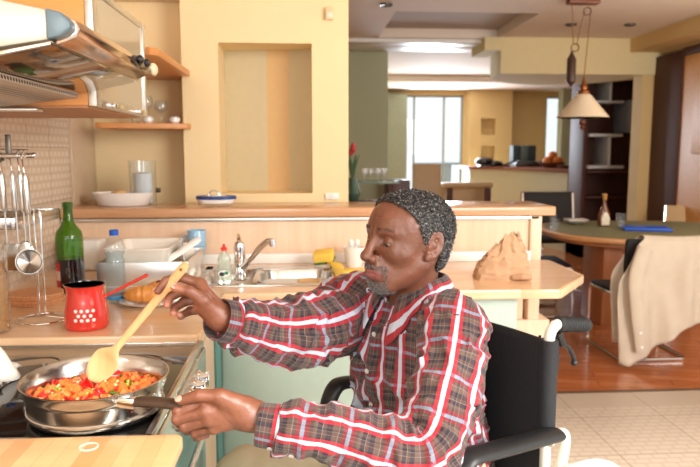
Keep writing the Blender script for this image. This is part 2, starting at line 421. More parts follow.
e.build('front_edge', wood('light worktop edge', (232, 190, 146), (240, 204, 164), 0, .25, coat=.3), r)
MB().box((-1.12, 3.118, .9), (1.085, 3.14, .947), .004).build('upstand', M['white'], r)
# --- base cabinets
def cabinet(name, x0, x1, label, dmat, hx):
    r = thing(name, ((x0+x1)/2, 2.75, 0), label, 'cabinet', 'base cabinets under the sink worktop')
    MB().box((x0, 2.54, .1), (x1, 3.10, .863)).box((x0, 2.6, 0), (x1, 3.1, .1)).build('body', M['white'], r)
    MB().box((x0+.003, 2.515, .11), (x1-.003, 2.538, .858), .003).build('door', dmat, r)
cabinet('base_cabinet', -.322, .30, 'pale green base cabinet below the sink, left of the man', M['cab_green'], .12)
cabinet('base_cabinet', .305, .83, 'pale green base cabinet behind the wheelchair, at the worktop end', M['cab_green'], .7)
r = thing('base_cabinet', (-.72, 2.2, 0), 'corner base cabinet with narrow teal strip between stove and sink', 'cabinet')
MB().box((-1.12, 1.93, .1), (-.35, 3.1, .77)).box((-1.12, 1.93, 0), (-.40, 3.1, .1)).build('body', M['white'], r)
MB().box((-.348, 1.93, .11), (-.325, 2.34, .858), .003).build('side_panel', M['panel'], r)
MB().box((-.348, 2.345, .11), (-.318, 2.50, .858), .003).build('filler_strip', M['teal'], r)
# --- sink, tap
r = thing('kitchen_sink', (-.15, 2.8, .72), 'stainless steel kitchen sink with one large basin set in the worktop', 'sink')
def basin(mb, x0, x1, y0, y1, z, d, rad=.07, n=8):
    def loop(x0, x1, y0, y1, r, z):
        out = []
        for cx, cy, a in ((x1-r, y1-r, 0), (x0+r, y1-r, PI/2), (x0+r, y0+r, PI), (x1-r, y0+r, 1.5*PI)):
            for k in range(n+1):
                q = a+PI/2*k/n; out.append((cx+r*math.cos(q), cy+r*math.sin(q), z))
        return out
    L = [loop(x0, x1, y0, y1, rad, z), loop(x0+.004, x1-.004, y0+.004, y1-.004, rad, z-.006), loop(x0+.015, x1-.015, y0+.015, y1-.015, rad, z-d+.02), loop(x0+.035, x1-.035, y0+.035, y1-.035, rad, z-d)]
    k = len(L[0]); vs = [p for l in L for p in l]; fs = []
    for j in range(len(L)-1):
        for i in range(k): fs.append((j*k+i, (j+1)*k+i, (j+1)*k+(i+1) % k, j*k+(i+1) % k))
    fs.append(tuple((len(L)-1)*k+i for i in range(k))); mb.add(vs, fs)
b1 = MB(); basin(b1, -.19, .115, 2.62, 2.95, .904, .15); b1.build('basin', M['steel'], r)
b1 = MB(); basin(b1, -.41, -.21, 2.62, 2.95, .904, .10, .05); b1.build('half_basin', M['steel'], r)
rim = MB()
rim.tube(arc((-.0375, 2.785, .905), .01, 0, .1, 2), .001)
for lo, hi in (((-.44, 2.575), (.145, 2.622)), ((-.44, 2.948), (.145, 3.03)), ((-.44, 2.575), (-.408, 3.03)), ((.113, 2.575), (.145, 3.03)), ((-.212, 2.6), (-.188, 2.97))):
    rim.box((*lo, .9), (*hi, .9055), .002)
rim.build('rim', M['steel'], r)
MB().lathe([(0, .002), (.03, .002), (.035, 0)], (-.04, 2.79, .756), 20).build('drain', M['steel_dark'], r)
tx, ty = -.262, 2.70
r = thing('mixer_tap', (tx, ty, .905), 'chrome single-lever mixer tap with a long spout angled right', 'tap')
MB().lathe([(.027, 0), (.027, .006), (.021, .012), (.0215, .05), (.019, .055), (.0225, .062), (.023, .135), (.020, .15), (.010, .158), (0, .16)], (tx, ty, .905), 28).build('body', M['chrome'], r)
MB().tube(smooth_path([(tx+.01, ty-.01, .955), (tx+.045, ty-.03, .995), (tx+.078, ty-.05, 1.035), (tx+.105, ty-.065, 1.062), (tx+.122, ty-.075, 1.072), (tx+.134, ty-.08, 1.072)], 5), [.013]*20+[.0125]*6, 14).tube([(tx+.134, ty-.08, 1.08), (tx+.137, ty-.082, 1.052)], .013, 14).build('spout', M['chrome'], r)
MB().tube([(tx, ty, 1.055), (tx-.004, ty+.02, 1.066), (tx-.012, ty+.07, 1.082)], [.012, .009, .006], 10).build('lever', M['chrome'], r)
# --- stove
X1, Y0, Y1 = -.292, 1.235, 1.892
r = thing('electric_stove', (-.6, 1.56, 0), 'freestanding stove with black glass hob and steel frame', 'stove')
MB().box((-.9, Y0, .06), (X1-.025, Y1, .868), .003).box((-.85, Y0+.03, 0), (X1-.08, Y1-.03, .06)).build('body', M['steel_dark'], r)
MB().box((-.885, Y0+.012, .872), (X1-.012, Y1-.012, .882), .002).build('hob_glass', plain('black hob glass', (10, 10, 11), .05, var=.05, spec=.45), r)
f = MB()
f.box((-.9, Y0, .866), (X1, Y0+.014, .886), .003).box((-.9, Y1-.010, .866), (X1, Y1, .8825), .001).box((X1-.016, Y0, .866), (X1, Y1, .886), .003).box((-.9, Y0, .866), (-.884, Y1, .886), .003)
f.build('hob_frame', M['steel'], r)
for cx, cy, rr in ((-.44, 1.37, .10), (-.44, 1.70, .075), (-.72, 1.40, .075), (-.72, 1.70, .09)):
    MB().lathe([(rr, .0), (rr, .0006), (rr-.002, .0006), (rr-.002, 0)], (cx, cy, .8822), 48, closed=True).build('heating_zone', M['steel_dark'], r)
MB().obox((X1-.008, (Y0+Y1)/2, .82), ((0, 1, 0), (0, 0, 1), (1, 0, 0)), ((Y1-Y0)/2, .046, .014), .004).build('control_panel', M['steel'], r)
for k, yy in enumerate((1.46, 1.535, 1.60, 1.665, 1.73)):
    kb = MB().lathe([(.026, 0), (.026, .006), (.02, .01), (.018, .026), (.015, .03), (0, .03)], (X1+.006, yy, .825), 24, ax=(1, 0, 0))
    kb.obox((X1+.03, yy, .825), ((1, 0, 0), (0, 1, 0), (0, 0, 1)), (.008, .005, .02), .003); kb.build('knob', M['chrome'], r)
d = MB().box((X1-.024, Y0+.01, .14), (X1, Y1-.01, .765), .006).build('oven_door', M['teal'], r)
MB().box((X1, Y0+.09, .26), (X1+.004, Y1-.09, .62), .002).build('door_glass', M['black_gloss'], d)
MB().tube([(X1, Y0+.06, .715), (X1+.035, Y0+.06, .72), (X1+.035, Y1-.06, .72), (X1, Y1-.06, .715)], .008, 10).build('handle', M['steel'], d)
# --- near worktop and board
r = thing('side_worktop', (-.7, .9, 0), 'near base unit with a beech top under the chopping board', 'cabinet')
MB().box((-1.12, .45, .865), (-.30, 1.222, .895), .005).build('top', M['counter'], r)
MB().box((-1.12, .47, .1), (-.33, 1.215, .863)).box((-1.12, .5, 0), (-.38, 1.2, .1)).build('body', M['white'], r)
MB().box((-.329, .475, .11), (-.308, 1.21, .858), .003).build('door', M['teal'], r)
m = planks('butcher block', (214, 160, 106), (238, 196, 146), (206, 150, 98), .5, .032, .35, rot=PI/2, ms=.0004, tone=.12)
r = thing('chopping_board', (-.6, .9, .8965), 'striped light wood chopping board at the near edge of the hob', 'chopping board')
MB().prism([(-1.05, .62), (-.232, .62), (-.222, .64), (-.218, 1.150), (-.228, 1.163), (-.60, 1.163), (-1.05, 1.150)], .8965, .921, .004).build('board', m, r)
MB().lathe([(.016, 0), (.016, .0012), (.0135, .0012), (.0135, 0)], (-.370, 1.118, .9208), 32, closed=True).build('inlaid_ring', M['ceramic'], r)

# --- wall cabinet beside the hood (glass front facing the room)
r = thing('wall_cabinet', (-.86, 2.3, 1.55), 'wall cabinet with orange wood sides and a frosted glass door in a metal frame', 'wall cabinet')
MB().box((-1.12, 1.985, 1.552), (-.612, 2.61, 1.88), .003).build('body', M['orange_wood'], r)
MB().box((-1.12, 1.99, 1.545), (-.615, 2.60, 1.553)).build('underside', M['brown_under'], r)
g = MB()
g.box((-.611, 1.985, 1.55), (-.588, 2.03, 1.89), .002).box((-.611, 2.585, 1.55), (-.588, 2.61, 1.89), .002).box((-.611, 2.030, 1.868), (-.589, 2.585, 1.89), .002).box((-.611, 2.030, 1.55), (-.589, 2.585, 1.575), .002)
d = g.build('door', M['alu'], r)
MB().box((-.604, 2.028, 1.574), (-.594, 2.588, 1.87)).build('door_panel', plain('frosted taupe glass', (178, 164, 140), .14, var=.01, coat=.5), d)
for yy in (2.12, 2.44): MB().box((-.592, yy, 1.555), (-.572, yy+.1, 1.568), .003).build('handle', M['chrome'], d)
MB().box((-1.08, 1.97, 1.535), (-.75, 2.02, 1.545), .003).build('lamp_strip', M['alu'], r)
MB().lathe([(.007, 0), (.007, .003), (0, .004)], (-.70, 1.985, 1.60), 16, ax=(0, -1, 0)).build('screw_cap', M['black'], r)
# corner shelves
r = tag(MB().prism([(-1.12, 2.75), (-.60, 2.75), (-.575, 2.79), (-.575, 3.515), (-.62, 3.515), (-.62, 3.695), (-1.12, 3.695)], 1.80, 1.83, .003).build('corner_shelf', M['shelf_wood']), 'upper orange wood corner shelf beside the glass-fronted cabinet', 'shelf', 'wooden corner shelves')
r = tag(MB().prism([(-1.01, 3.36), (-.98, 3.36), (-.585, 3.46), (-.575, 3.515), (-.62, 3.515), (-.62, 3.695), (-1.01, 3.695)], 1.535, 1.562, .003).build('corner_shelf', M['shelf_wood']), 'lower orange wood corner shelf with drinking glasses on it', 'shelf', 'wooden corner shelves')

# --- extractor hood
r = thing('range_hood', (-.78, 1.6, 1.56), 'stainless steel range hood with tilted visor above the hob', 'range hood')
H = MB()
hp = [(-1.12, 1.585), (-.60, 1.610), (-.478, 1.630), (-.478, 1.685), (-1.12, 1.81)]   # (x,z) section, extruded along y
H.prism(hp, 0, .49, .004, frame=((0, 1.33, 0), (1, 0, 0), (0, 0, 1), (0, 1, 0)))
H.build('housing', plain('cream steel', (196, 188, 172), .35, .3, .02), r)
bar = MB().prism([(-.475, 1.622), (-.435, 1.640), (-.428, 1.655), (-.436, 1.672), (-.475, 1.688)], 0, .62, .003, frame=((0, 1.36, 0), (1, 0, 0), (0, 0, 1), (0, 1, 0)))
bar.build('front_bar', plain('copper toned steel', (214, 190, 172), .15, 1., .02), r)
MB().prism([(-.480, 1.630), (-.455, 1.636), (-.436, 1.650), (-.436, 1.664), (-.452, 1.680), (-.480, 1.687)], 0, .035, .004, frame=((0, 1.325, 0), (1, 0, 0), (0, 0, 1), (0, 1, 0)), seg=3).build('corner_cap', plain('blue grey plastic', (96, 116, 126), .3), r)
MB().prism([(-1.1, 1.572), (-.62, 1.585), (-.47, 1.618), (-.47, 1.626), (-.62, 1.597), (-1.1, 1.59)], 0, .66, .001, frame=((0, 1.32, 0), (1, 0, 0), (0, 0, 1), (0, 1, 0))).build('lower_visor', plain('smoked steel glass', (150, 132, 112), .06, .9, .02), r)
gm, nt, b = newmat('grease filter')
vo = N(nt, 'ShaderNodeTexVoronoi', i_Scale=70., i_Randomness=.0); nt.links.new(mapped(nt), vo.inputs['Vector'])
nt.links.new(ramp(nt, vo.outputs['Distance'], [(.30, lin((36, 28, 22))), (.42, lin((190, 172, 152)))]), b.inputs['Base Color']); b.inputs['Metallic'].default_value = .4; b.inputs['Roughness'].default_value = .4
MB().box((-1.09, 1.34, 1.553), (-.86, 1.93, 1.572), .003).build('grease_filter', gm, r)
MB().obox((-.735, 1.635, 1.562), (unit(V(1, 0, .12)), (0, 1, 0), unit(V(-.12, 0, 1))), (.115, .295, .008), .003).build('grease_filter', gm, r)
cp = MB().ball((-.430, 1.86, 1.654), (.012, .100, .019), 28).build('control_plate', M['black_gloss'], r)
for yy in (1.80, 1.87): MB().lathe([(.011, 0), (.011, .005), (.008, .010), (0, .011)], (-.421, yy, 1.656), 18, ax=(1, 0, .3)).build('knob', M['black'], cp)
MB().ball((-.424, 1.975, 1.652), (.012, .028, .018), 16).build('end_cap', plain('end cap cream', (226, 210, 176), .3), r)
# ================================================================ THINGS ON THE WORKTOPS
def wobble(k, amp, ph=0):
    return lambda a, z: 1+amp*math.sin(k*a+ph)
# --- pan with vegetables
pc = V(-.433, 1.372, .884); PR = .146
r = thing('frying_pan', tuple(pc), 'stainless steel frying pan full of diced vegetables on the hob', 'pan')
prof = [(0, 0), (.115, 0), (.128, .004), (.133, .012), (.134, .048), (.137, .052), (.141, .060), (.1425, .072), (PR, .0755), (PR+.001, .078), (PR-.002, .079), (.139, .075), (.137, .062), (.131, .050), (.130, .014), (.122, .006), (0, .005)]
MB().lathe(prof, pc, 72).build('pan_body', plain('polished pan steel', (192, 188, 182), .2, 1., .02), r, ang=50)
MB().lathe([(.1335, .014), (.1355, .016), (.1355, .020), (.1335, .022)], pc, 64, closed=True).build('base_band', M['steel'], r)
ha, hb = V(-.338, 1.262, .945), V(-.205, 1.232, .944)
hd = unit(hb-ha)
MB().obox(ha-hd*.006, (hd, unit(np.cross((0, 0, 1), hd)), (0, 0, 1)), (.022, .014, .011), .004).ball(ha-hd*.028+V(0, 0, -.004), (.010, .016, .016), 16).build('handle_bracket', M['chrome'], r)
hp = [ha+hd*t+V(0, 0, zz) for t, zz in ((.004, 0), (.02, .001), (.05, .002), (.09, .001), (.13, -.004), (.165, -.010), (.18, -.013))]
MB().tube(smooth_path(hp, 5), [.0125+.0035*math.sin(PI*min(1, i/24))for i in range(31)], 14, flat=((0, 0, 1), .62)).build('handle', plain('dark brown bakelite', (64, 46, 34), .38, var=.12), r)
# vegetables
vm = [plain('carrot', (238, 120, 50), .35, var=.15, coat=.4), plain('red pepper', (200, 32, 26), .3, var=.2, coat=.4), plain('green pea', (128, 176, 48), .35, var=.2, coat=.3),
      plain('onion', (242, 206, 150), .35, var=.1, coat=.3), plain('green bean', (80, 108, 30), .4, var=.2, coat=.3), plain('tomato', (226, 84, 50), .3, var=.2, coat=.4)]
vg = MB()
vg.lathe([(0, .036), (.06, .035), (.11, .031), (.1285, .026), (.1285, .015), (.118, .007), (0, .007)], pc, 40, mi=5)
for k in range(780):
    a = random.uniform(0, 2*PI); q = (random.random()**.5)*.123
    zz = .042-.010*(q/.123)**2+random.uniform(-.004, .013)*(1-.3*(q/.123)**2)
    c = pc+V(q*math.cos(a), q*math.sin(a), zz)
    ax = [unit(rng.normal(size=3))]; t2 = unit(np.cross(ax[0], rng.normal(size=3))); ax += [t2, np.cross(ax[0], t2)]
    ch = random.random()
    if ch < .22: vg.ball(c, random.uniform(.0044, .0052), 10, 2)
    elif ch < .52: s_ = random.uniform(.0060, .0100); vg.obox(c, ax, (s_, s_*.9, s_*random.uniform(.5, .9)), s_*.25, 0, 1)
    elif ch < .76: s_ = random.uniform(.007, .013); vg.obox(c, ax, (s_, s_*.7, .002), .0012, 1, 1)
    elif ch < .88: s_ = random.uniform(.004, .007); vg.obox(c, ax, (s_, s_*.8, s_*.5), s_*.3, 3, 1)
    elif ch < .94: vg.tube([c-ax[0]*.008, c, c+ax[0]*.008], [.003, .0035, .003], 7, 4)
    else: s_ = random.uniform(.005, .008); vg.obox(c, ax, (s_, s_, s_*.6), s_*.4, 5, 1)
o = vg.build('diced_vegetables', vm); tag(o, 'diced carrot, red pepper, peas and onion frying in the pan', 'vegetables', kind='stuff')
# --- wooden spoon held in the raised hand
sa, sb = V(-.2425, 1.378, 1.192), V(-.428, 1.392, .973)
sd = unit(sb-sa); sl = np.linalg.norm(sb-sa)
nrm = unit(V(.10, -.88, .45)); nrm = unit(nrm-sd*np.dot(nrm, sd)); sw = np.cross(sd, nrm)
def spoon_w(t):   # half width along the spoon
    L = sl+.040
    x = t*L
    if x < .012: return .0075+.0025*math.sin(PI/2*x/.012)
    if x < sl-.055: return .0100-.0022*(x-.012)/(sl-.067)
    u = min(1, (x-(sl-.060))/.100)
    return max(.0008, max(.008*(1-u*2.2), .0300*math.sqrt(max(0, 1-(2*max(u, .02)-1)**2))*min(1, .3+u*2)))
vs = []; fs = []; nn = 44; mm = 12
for i in range(nn+1):
    t = i/nn; x = t*(sl+.040); wd = spoon_w(t); bowl = max(0, min(1, (x-(sl-.05))/.03)); dish = bowl*.007*math.sin(PI*min(1, max(0, (x-(sl-.055))/.09)))
    th = .0042-.0014*bowl
    for j in range(mm):
        q = 2*PI*j/mm; cu, su = math.cos(q), math.sin(q)
        vs.append(sa+sd*x+sw*wd*cu+nrm*(th*su-dish*(1-cu*cu)*(1 if su > 0 else .8)))
for i in range(nn):
    for j in range(mm): fs.append((i*mm+j, i*mm+(j+1) % mm, (i+1)*mm+(j+1) % mm, (i+1)*mm+j))
fs.append(tuple(range(mm))[::-1]); fs.append(tuple(nn*mm+j for j in range(mm)))
b = MB().add(vs, fs); 
r = thing('wooden_spoon', tuple(sb), 'light wooden cooking spoon held in the raised hand over the pan', 'spoon')
b.build('spoon_body', wood('spoon wood', (218, 162, 106), (232, 184, 132), 2, .5, 8.), r, ang=60)
MB().lathe([(.0035, 0), (.0035, .0004), (0, .0004)], sa+sd*.016+nrm*.0042, 16, ax=nrm).build('hanging_hole', plain('hole shade wood', (130, 84, 48), .7), r)

# --- red cezve
cz = V(-.650, 2.003, .9)
r = thing('coffee_pot', tuple(cz), 'red enamel long-handled coffee pot with white dots', 'coffee pot')
red = plain('red enamel', (214, 54, 42), .18, var=.04, coat=.6)
def spout(a, z):
    return 1+(.16*max(0, math.cos(a-PI*1.02))**10)*max(0, min(1, (z-.085)/.045))
cprof = [(0, 0), (.056, 0), (.0615, .004), (.063, .012), (.062, .05), (.056, .085), (.0515, .108), (.0515, .118), (.0545, .130), (.0555, .1315), (.0535, .1320), (.050, .118), (.0495, .108), (.054, .085), (.060, .05), (.060, .012), (0, .006)]
b = MB().lathe(cprof[:9], cz, 56, fn=spout).lathe(cprof[8:], cz, 56, mi=1, fn=spout)
wdot = M['white']
for row, (zz, offs) in enumerate(((.062, (-1.5, -.7, .1, .9)), (.048, (-1.1, -.3, .5)), (.035, (-1.5, -.7, .1, .9)), )):
    for k, of in enumerate(offs):
        a = math.atan2(-.95, .30)+of*.34
        rr = .0622 if zz < .05 else .0602
        n_ = V(math.cos(a), math.sin(a), 0)
        b.lathe([(.0052, 0), (.0052, .0006), (0, .0008)], cz+n_*rr+V(0, 0, zz), 14, ax=n_, mi=2)
b.build('pot_body', [red, M['black_gloss'], wdot], r, ang=50)
h0 = cz+V(.053, .005, .092); h1 = cz+V(.176, .03, .152)
MB().tube(smooth_path([h0, h0+(h1-h0)*.15, h0+(h1-h0)*.5, h1], 6), [.011, .009, .0065]+[.006]*6+[.0068]*8+[.0085, .006], 12, flat=((0, 0, 1), .7)).build('handle', red, r)
# --- wine bottle
wb = V(-.872, 2.53, .9)
r = thing('wine_bottle', tuple(wb), 'open green glass wine bottle half full of dark red wine', 'bottle')
gg = clear('green bottle glass', (132, 184, 60), .03, .14)
MB().lathe([(0, .006), (.040, 0), (.0475, .004), (.0485, .02), (.0485, .205), (.044, .228), (.026, .252), (.0185, .27), (.0165, .30), (.0165, .318), (.0185, .320), (.0185, .334), (.0165, .336), (.0135, .335), (.0135, .30)], wb, 40).build('glass_body', gg, r)
MB().lathe([(0, .005), (.0462, .006), (.0468, .125), (0, .127)], wb, 36).lathe([(.0488, .008), (.0488, .128)], wb, 40).build('wine', plain('dark wine', (22, 8, 10), .06, var=.05, coat=.5), r)
lb = MB()
for k in range(14):
    a0 = math.radians(170+k*5.2); a1 = a0+math.radians(5.2)
    q = [wb+V(math.cos(a)*.0495, math.sin(a)*.0495, z) for a, z in ((a0, .015), (a1, .015), (a1, .115), (a0, .115))]
    lb.add(q, [(0, 1, 2, 3)], 0)
    q = [wb+V(math.cos(a)*.0499, math.sin(a)*.0499, z) for a, z in ((a0, .05), (a1, .05), (a1, .085), (a0, .085))]
    lb.add(q, [(0, 1, 2, 3)], 1)
lb.build('label', [plain('red label', (196, 40, 36), .5), plain('pale label print', (230, 190, 176), .5)], r)
# --- water bottle on the worktop
pw = V(-.654, 2.335, .9)
r = thing('water_bottle', tuple(pw), 'clear plastic water bottle with a blue cap', 'bottle')
pp = [(0, .008), (.02, .0), (.030, .004), (.0335, .014), (.0335, .03)]
for k in range(7): z0 = .035+k*.016; pp += [(.0322, z0), (.0335, z0+.008)]
pp += [(.0325, .15), (.029, .163), (.0335, .178), (.034, .195), (.029, .212), (.018, .228), (.0125, .238), (.0125, .247)]
MB().lathe(pp, pw, 36).build('bottle_body', M['plastic'], r)
wat = clear('water', (232, 240, 242), .02, .04, 1.33)
MB().lathe([(0, .010), (.0315, .012), (.0315, .15), (.0275, .163), (.031, .178), (0, .179)], pw, 30).build('water', wat, r)
MB().lathe([(.0145, 0), (.0155, .002), (.0155, .017), (.0135, .019), (0, .019)], pw+V(0, 0, .236), 28, fn=wobble(28, .02)).build('cap', plain('blue cap', (28, 92, 190), .35), r)
MB().lathe([(.034, .016), (.0344, .017), (.0344, .026), (.034, .027)], pw, 30, closed=True).build('base_band', plain('blue print', (60, 150, 214), .3), r)
# --- cooking oil bottle
ob = V(-.900, 1.965, .9)
r = thing('oil_bottle', tuple(ob), 'ribbed plastic bottle of pale cooking oil at the left edge', 'bottle')
pp = [(0, .004), (.036, 0), (.044, .006), (.045, .02)]
for k in range(8): z0 = .03+k*.017; pp += [(.0425, z0), (.045, z0+.0085)]
pp += [(.044, .172), (.036, .19), (.040, .205), (.041, .22), (.030, .245), (.016, .262), (.0135, .27), (.0135, .28)]
oil = clear('oil', (232, 190, 110), .03, .30, 1.4)
MB().lathe(pp, ob, 36).build('bottle_body', M['plastic'], r)
MB().lathe([(0, .008), (.0405, .009), (.0405, .172), (.034, .19), (.037, .205), (0, .215)], ob, 30).build('oil', oil, r)
MB().lathe([(.0155, 0), (.016, .002), (.016, .018), (0, .019)], ob+V(0, 0, .272), 24).build('cap', plain('oil cap blue', (30, 80, 180), .35), r)
# --- wire stand with ring base
st = V(-.816, 2.101, .9)
r = thing('ring_stand', tuple(st), 'chrome wire stand with a round ring base', 'stand')
MB().tube(arc(st+V(0, 0, .004), .074, 0, 2*PI, 49, v=(0, 1, 0))[:-1], .0032, 8, closed=True).tube([st+V(-.074, 0, .004), st+V(-.02, 0, .012), st+V(.02, 0, .012), st+V(.074, 0, .004)], .003, 8).build('ring_base', M['chrome'], r)
MB().tube([st+V(-.009, -.0, .012), st+V(-.009, 0, .335)]+arc(st+V(0, 0, .335), .009, PI, 0, 8)+[st+V(.009, 0, .012)], .0028, 8).build('upright', M['chrome'], r)
# --- cork trivets
cork = plain('cork', (206, 146, 100), .85, var=.22, vs=160., bmp=.3)
t0 = None
lbs = ['lowest round cork trivet of the stack of four', 'second lowest round cork trivet of the stack of four', 'third round cork trivet of the stack, just under the top one', 'topmost round cork trivet of the stack beside the wine bottle']
for k in range(4):
    loc = V(-.935+.004*math.sin(k*2.), 2.365+.003*math.cos(k*3.), .9+k*.0092)
    if k == 0:
        t0 = MB().lathe([(0, 0), (.088, 0), (.090, .0015), (.090, .0075), (.088, .009), (0, .009)], (0, 0, 0), 48).build('cork_trivet', cork); t0.location = loc
        tag(t0, lbs[0], 'trivet', 'stack of cork trivets')
    else: dup(t0, loc, lbs[k], group='stack of cork trivets')
# --- plate with croissants
pl = V(-.532, 2.305, .9)
r = thing('plate', tuple(pl), 'white plate under the pastries behind the coffee pot', 'plate')
MB().lathe([(0, .003), (.055, .003), (.06, 0), (.065, .003), (.10, .014), (.102, .016), (.099, .0165), (.064, .007), (0, .006)], pl, 48).build('dish', M['ceramic'], r)
cr = plain('croissant crust', (214, 142, 66), .45, var=.22, vs=45., bmp=.2, coat=.15); cr2 = plain('dark filling', (96, 52, 26), .5, var=.3)
def pastry(c, yaw, L, R, lift, label, fill):
    pts = []; rad = []
    for i in range(21):
        t = -1+2*i/20; a = t*1.15
        pts.append(c+Matrix.Rotation(yaw, 3, 'Z')@Vector((L*math.sin(a), L*.55*(1-math.cos(a)), R*.85*(1-.15*t*t)))); rad.append(R*(1-.62*t*t)*(1+.07*math.sin(i*2.6)))
    pts = [np.array(p) for p in pts]
    o = MB().tube(pts, rad, 16, flat=((0, 0, 1), .85))
    if fill: o.ball(pts[10]+V(.0, -.005, R*.70), (R*.55, R*.4, R*.22), 12, 1)
    o = o.build('croissant', [cr, cr2]); tag(o, label, 'croissant', 'croissants on the plate'); o.location.z += lift; return o
pastry(pl+V(-.018, -.010, .006), .15, .066, .036, .0, 'front croissant on the plate, its crust golden', False)
pastry(pl+V(.030, .042, .010), -.35, .055, .035, .004, 'rear croissant with a dark filling showing on top', True)
# --- utensil rail on the tiled wall, wire shelf below it
r = thing('utensil_rail', (-.95, 2.02, 1.40), 'chrome utensil rail with wall bracket on the tiled wall', 'rail')
MB().tube([V(-1.12, 2.02, 1.408), V(-.785, 2.02, 1.410)], .008, 12).tube([V(-1.12, 2.02, 1.43), V(-.80, 2.02, 1.425)], .003, 8).ball((-.785, 2.02, 1.410), .009, 12).build('bar', M['chrome'], r)
MB().box((-.862, 2.015, 1.40), (-.846, 2.021, 1.47), .002).tube([V(-1.12, 2.02, 1.30), V(-.98, 2.02, 1.345), V(-.87, 2.02, 1.40)], .005, 8).build('bracket', M['steel_dark'], r)
def hook_utensil(name, label, x, y, top, kind):
    r = thing(name, (x, y, top), label, 'kitchen utensil', 'utensils hanging from the rail')
    # hook over the rail, slim neck, long steel handle, working end
    MB().tube(arc((x, y, top), .013, -.2, PI*1.2, 14, u=(0, 1, 0), v=(0, 0, 1))+[V(x, y-.004, top-.03), V(x+.001, y, top-.05)], .0026, 8).build('hook', M['chrome'], r)
    MB().tube([V(x, y, top-.045), V(x+.002, y, top-.06), V(x+.004, y, top-.15), V(x+.005, y, top-.165)], [.004, .0085, .0095, .005], 14).build('handle', M['steel'], r)
    e = MB().tube([V(x+.005, y, top-.16), V(x+.006, y, top-.26)], .003, 8)
    if kind == 'ladle': e.lathe([(0, .0), (.018, .003), (.032, .014), (.036, .03), (.0345, .03), (.03, .015), (0, .002)], V(x+.012, y-.03, top-.30), 26, ax=unit(V(.35, -.9, .25)))
    if kind == 'spoon': e.ball(V(x+.004, y, top-.29), (.026, .006, .042), 20)
    if kind == 'turner': e.box((x-.028, y-.003, top-.34), (x+.034, y, top-.26), .0014)
    if kind == 'fork':
        for q in (-.012, 0, .012): e.tube([V(x+.005, y, top-.25), V(x+.005+q, y, top-.27), V(x+.005+q*1.2, y, top-.33)], .0022, 6)
    e.build('working_end', M['steel'], r)
hook_utensil('ladle', 'steel ladle with round bowl, front right of the hanging utensils', -.800, 1.985, 1.405, 'ladle')
hook_utensil('serving_spoon', 'steel serving spoon hanging in the middle of the utensil rail', -.823, 2.01, 1.41, 'spoon')
hook_utensil('fish_slice', 'flat steel turner hanging left of the serving spoon', -.853, 2.03, 1.41, 'turner')
hook_utensil('meat_fork', 'steel fork hanging behind the other utensils on the rail', -.885, 2.03, 1.41, 'fork')
r = thing('wire_shelf', (-.95, 1.98, 1.23), 'small stainless steel wire wall shelf above the trivets', 'shelf')
MB().box((-1.12, 2.06, 1.188), (-.862, 2.066, 1.224), .002).box((-.868, 2.06, 1.188), (-.862, 2.42, 1.224), .002).box((-1.12, 2.414, 1.188), (-.862, 2.42, 1.224), .002).build('edge_band', M['steel'], r)
b = MB()
for k in range(12): x = -1.11+k*.021; b.tube([V(x, 2.065, 1.220), V(x, 2.415, 1.220)], .002, 6)
for k in range(5): y = 2.10+k*.07; b.tube([V(-1.12, y, 1.216), V(-.865, y, 1.216)], .0025, 6)
b.build('wire_deck', M['steel'], r)
# --- dish drainer with its contents
dx0, dx1, dy0, dy1 = -.80, -.452, 2.60, 3.0
r = thing('dish_drainer', ((dx0+dx1)/2, 2.8, .9), 'low steel-fronted dish drainer tray beside the sink', 'dish drainer')
MB().box((dx0, dy0, .905), (dx1, dy0+.01, .998), .004).box((dx0, dy1-.01, .905), (dx1, dy1, .998), .004).box((dx0, dy0, .905), (dx0+.008, dy1, .998), .003).box((dx1-.008, dy0, .905), (dx1, dy1, .998), .003).build('side_walls', M['alu'], r)
MB().box((dx0+.002, dy0+.004, .901), (dx1-.002, dy1-.004, .908)).build('tray', M['white'], r)
r = thing('white_tub', (-.67, 2.82, .91), 'large white plastic tub standing in the dish drainer', 'tub')
b = MB(); basin(b, -.785, -.53, 2.625, 2.975, 1.045, .125, .03); b.build('tub_body', plain('tub white', (236, 228, 214), .4, var=.02), r, solid=.003)
r = thing('mug', (-.565, 2.93, .99), 'tmp', 'mug')
mc = V(-.49, 3.065, .9475)
r.location = mc; r['label'] = 'pale blue mug standing behind the dish drainer'
blue = plain('pale blue glaze', (146, 186, 214), .25, var=.03, coat=.3)
MB().lathe([(0, 0), (.034, 0), (.038, .004), (.041, .02), (.0415, .098), (.0405, .10), (.0385, .098), (.038, .02), (0, .006)], mc+V(0, 0, .02), 36).lathe([(.03, 0), (.034, .02)], mc, 24).build('mug_body', blue, r)
MB().tube(arc(mc+V(-.040, 0, .068), .026, PI*.5, PI*1.5, 14), .0055, 10).build('handle', blue, r)
MB().box((-.56, 3.0, .9475), (-.43, 3.115, .9477)) if False else None
r = tag(MB().tube([V(-.56, 2.66, .985), V(-.50, 2.70, 1.02), V(-.44, 2.73, 1.062), V(-.425, 2.735, 1.072)], [.017, .016, .018, .012], 16, flat=((0, -.6, .8), .35)).build('spatula', M['white']), 'white plastic spatula leaning out of the dish drainer', 'spatula')
r = tag(MB().lathe([(0, .0), (.05, .004), (.085, .018), (.083, .02), (.048, .008), (0, .004)], V(-.487, 2.8, .96), 36, ax=unit(V(.8, -.1, .3))).build('saucer', M['ceramic']), 'white saucer propped upright in the drainer beside the tub', 'saucer')
r = tag(MB().box((-1.06, 2.98, .901), (-.90, 3.10, 1.035), .012, seg=3).build('storage_box', M['white']), 'white box at the back of the worktop behind the wine bottle', 'box')
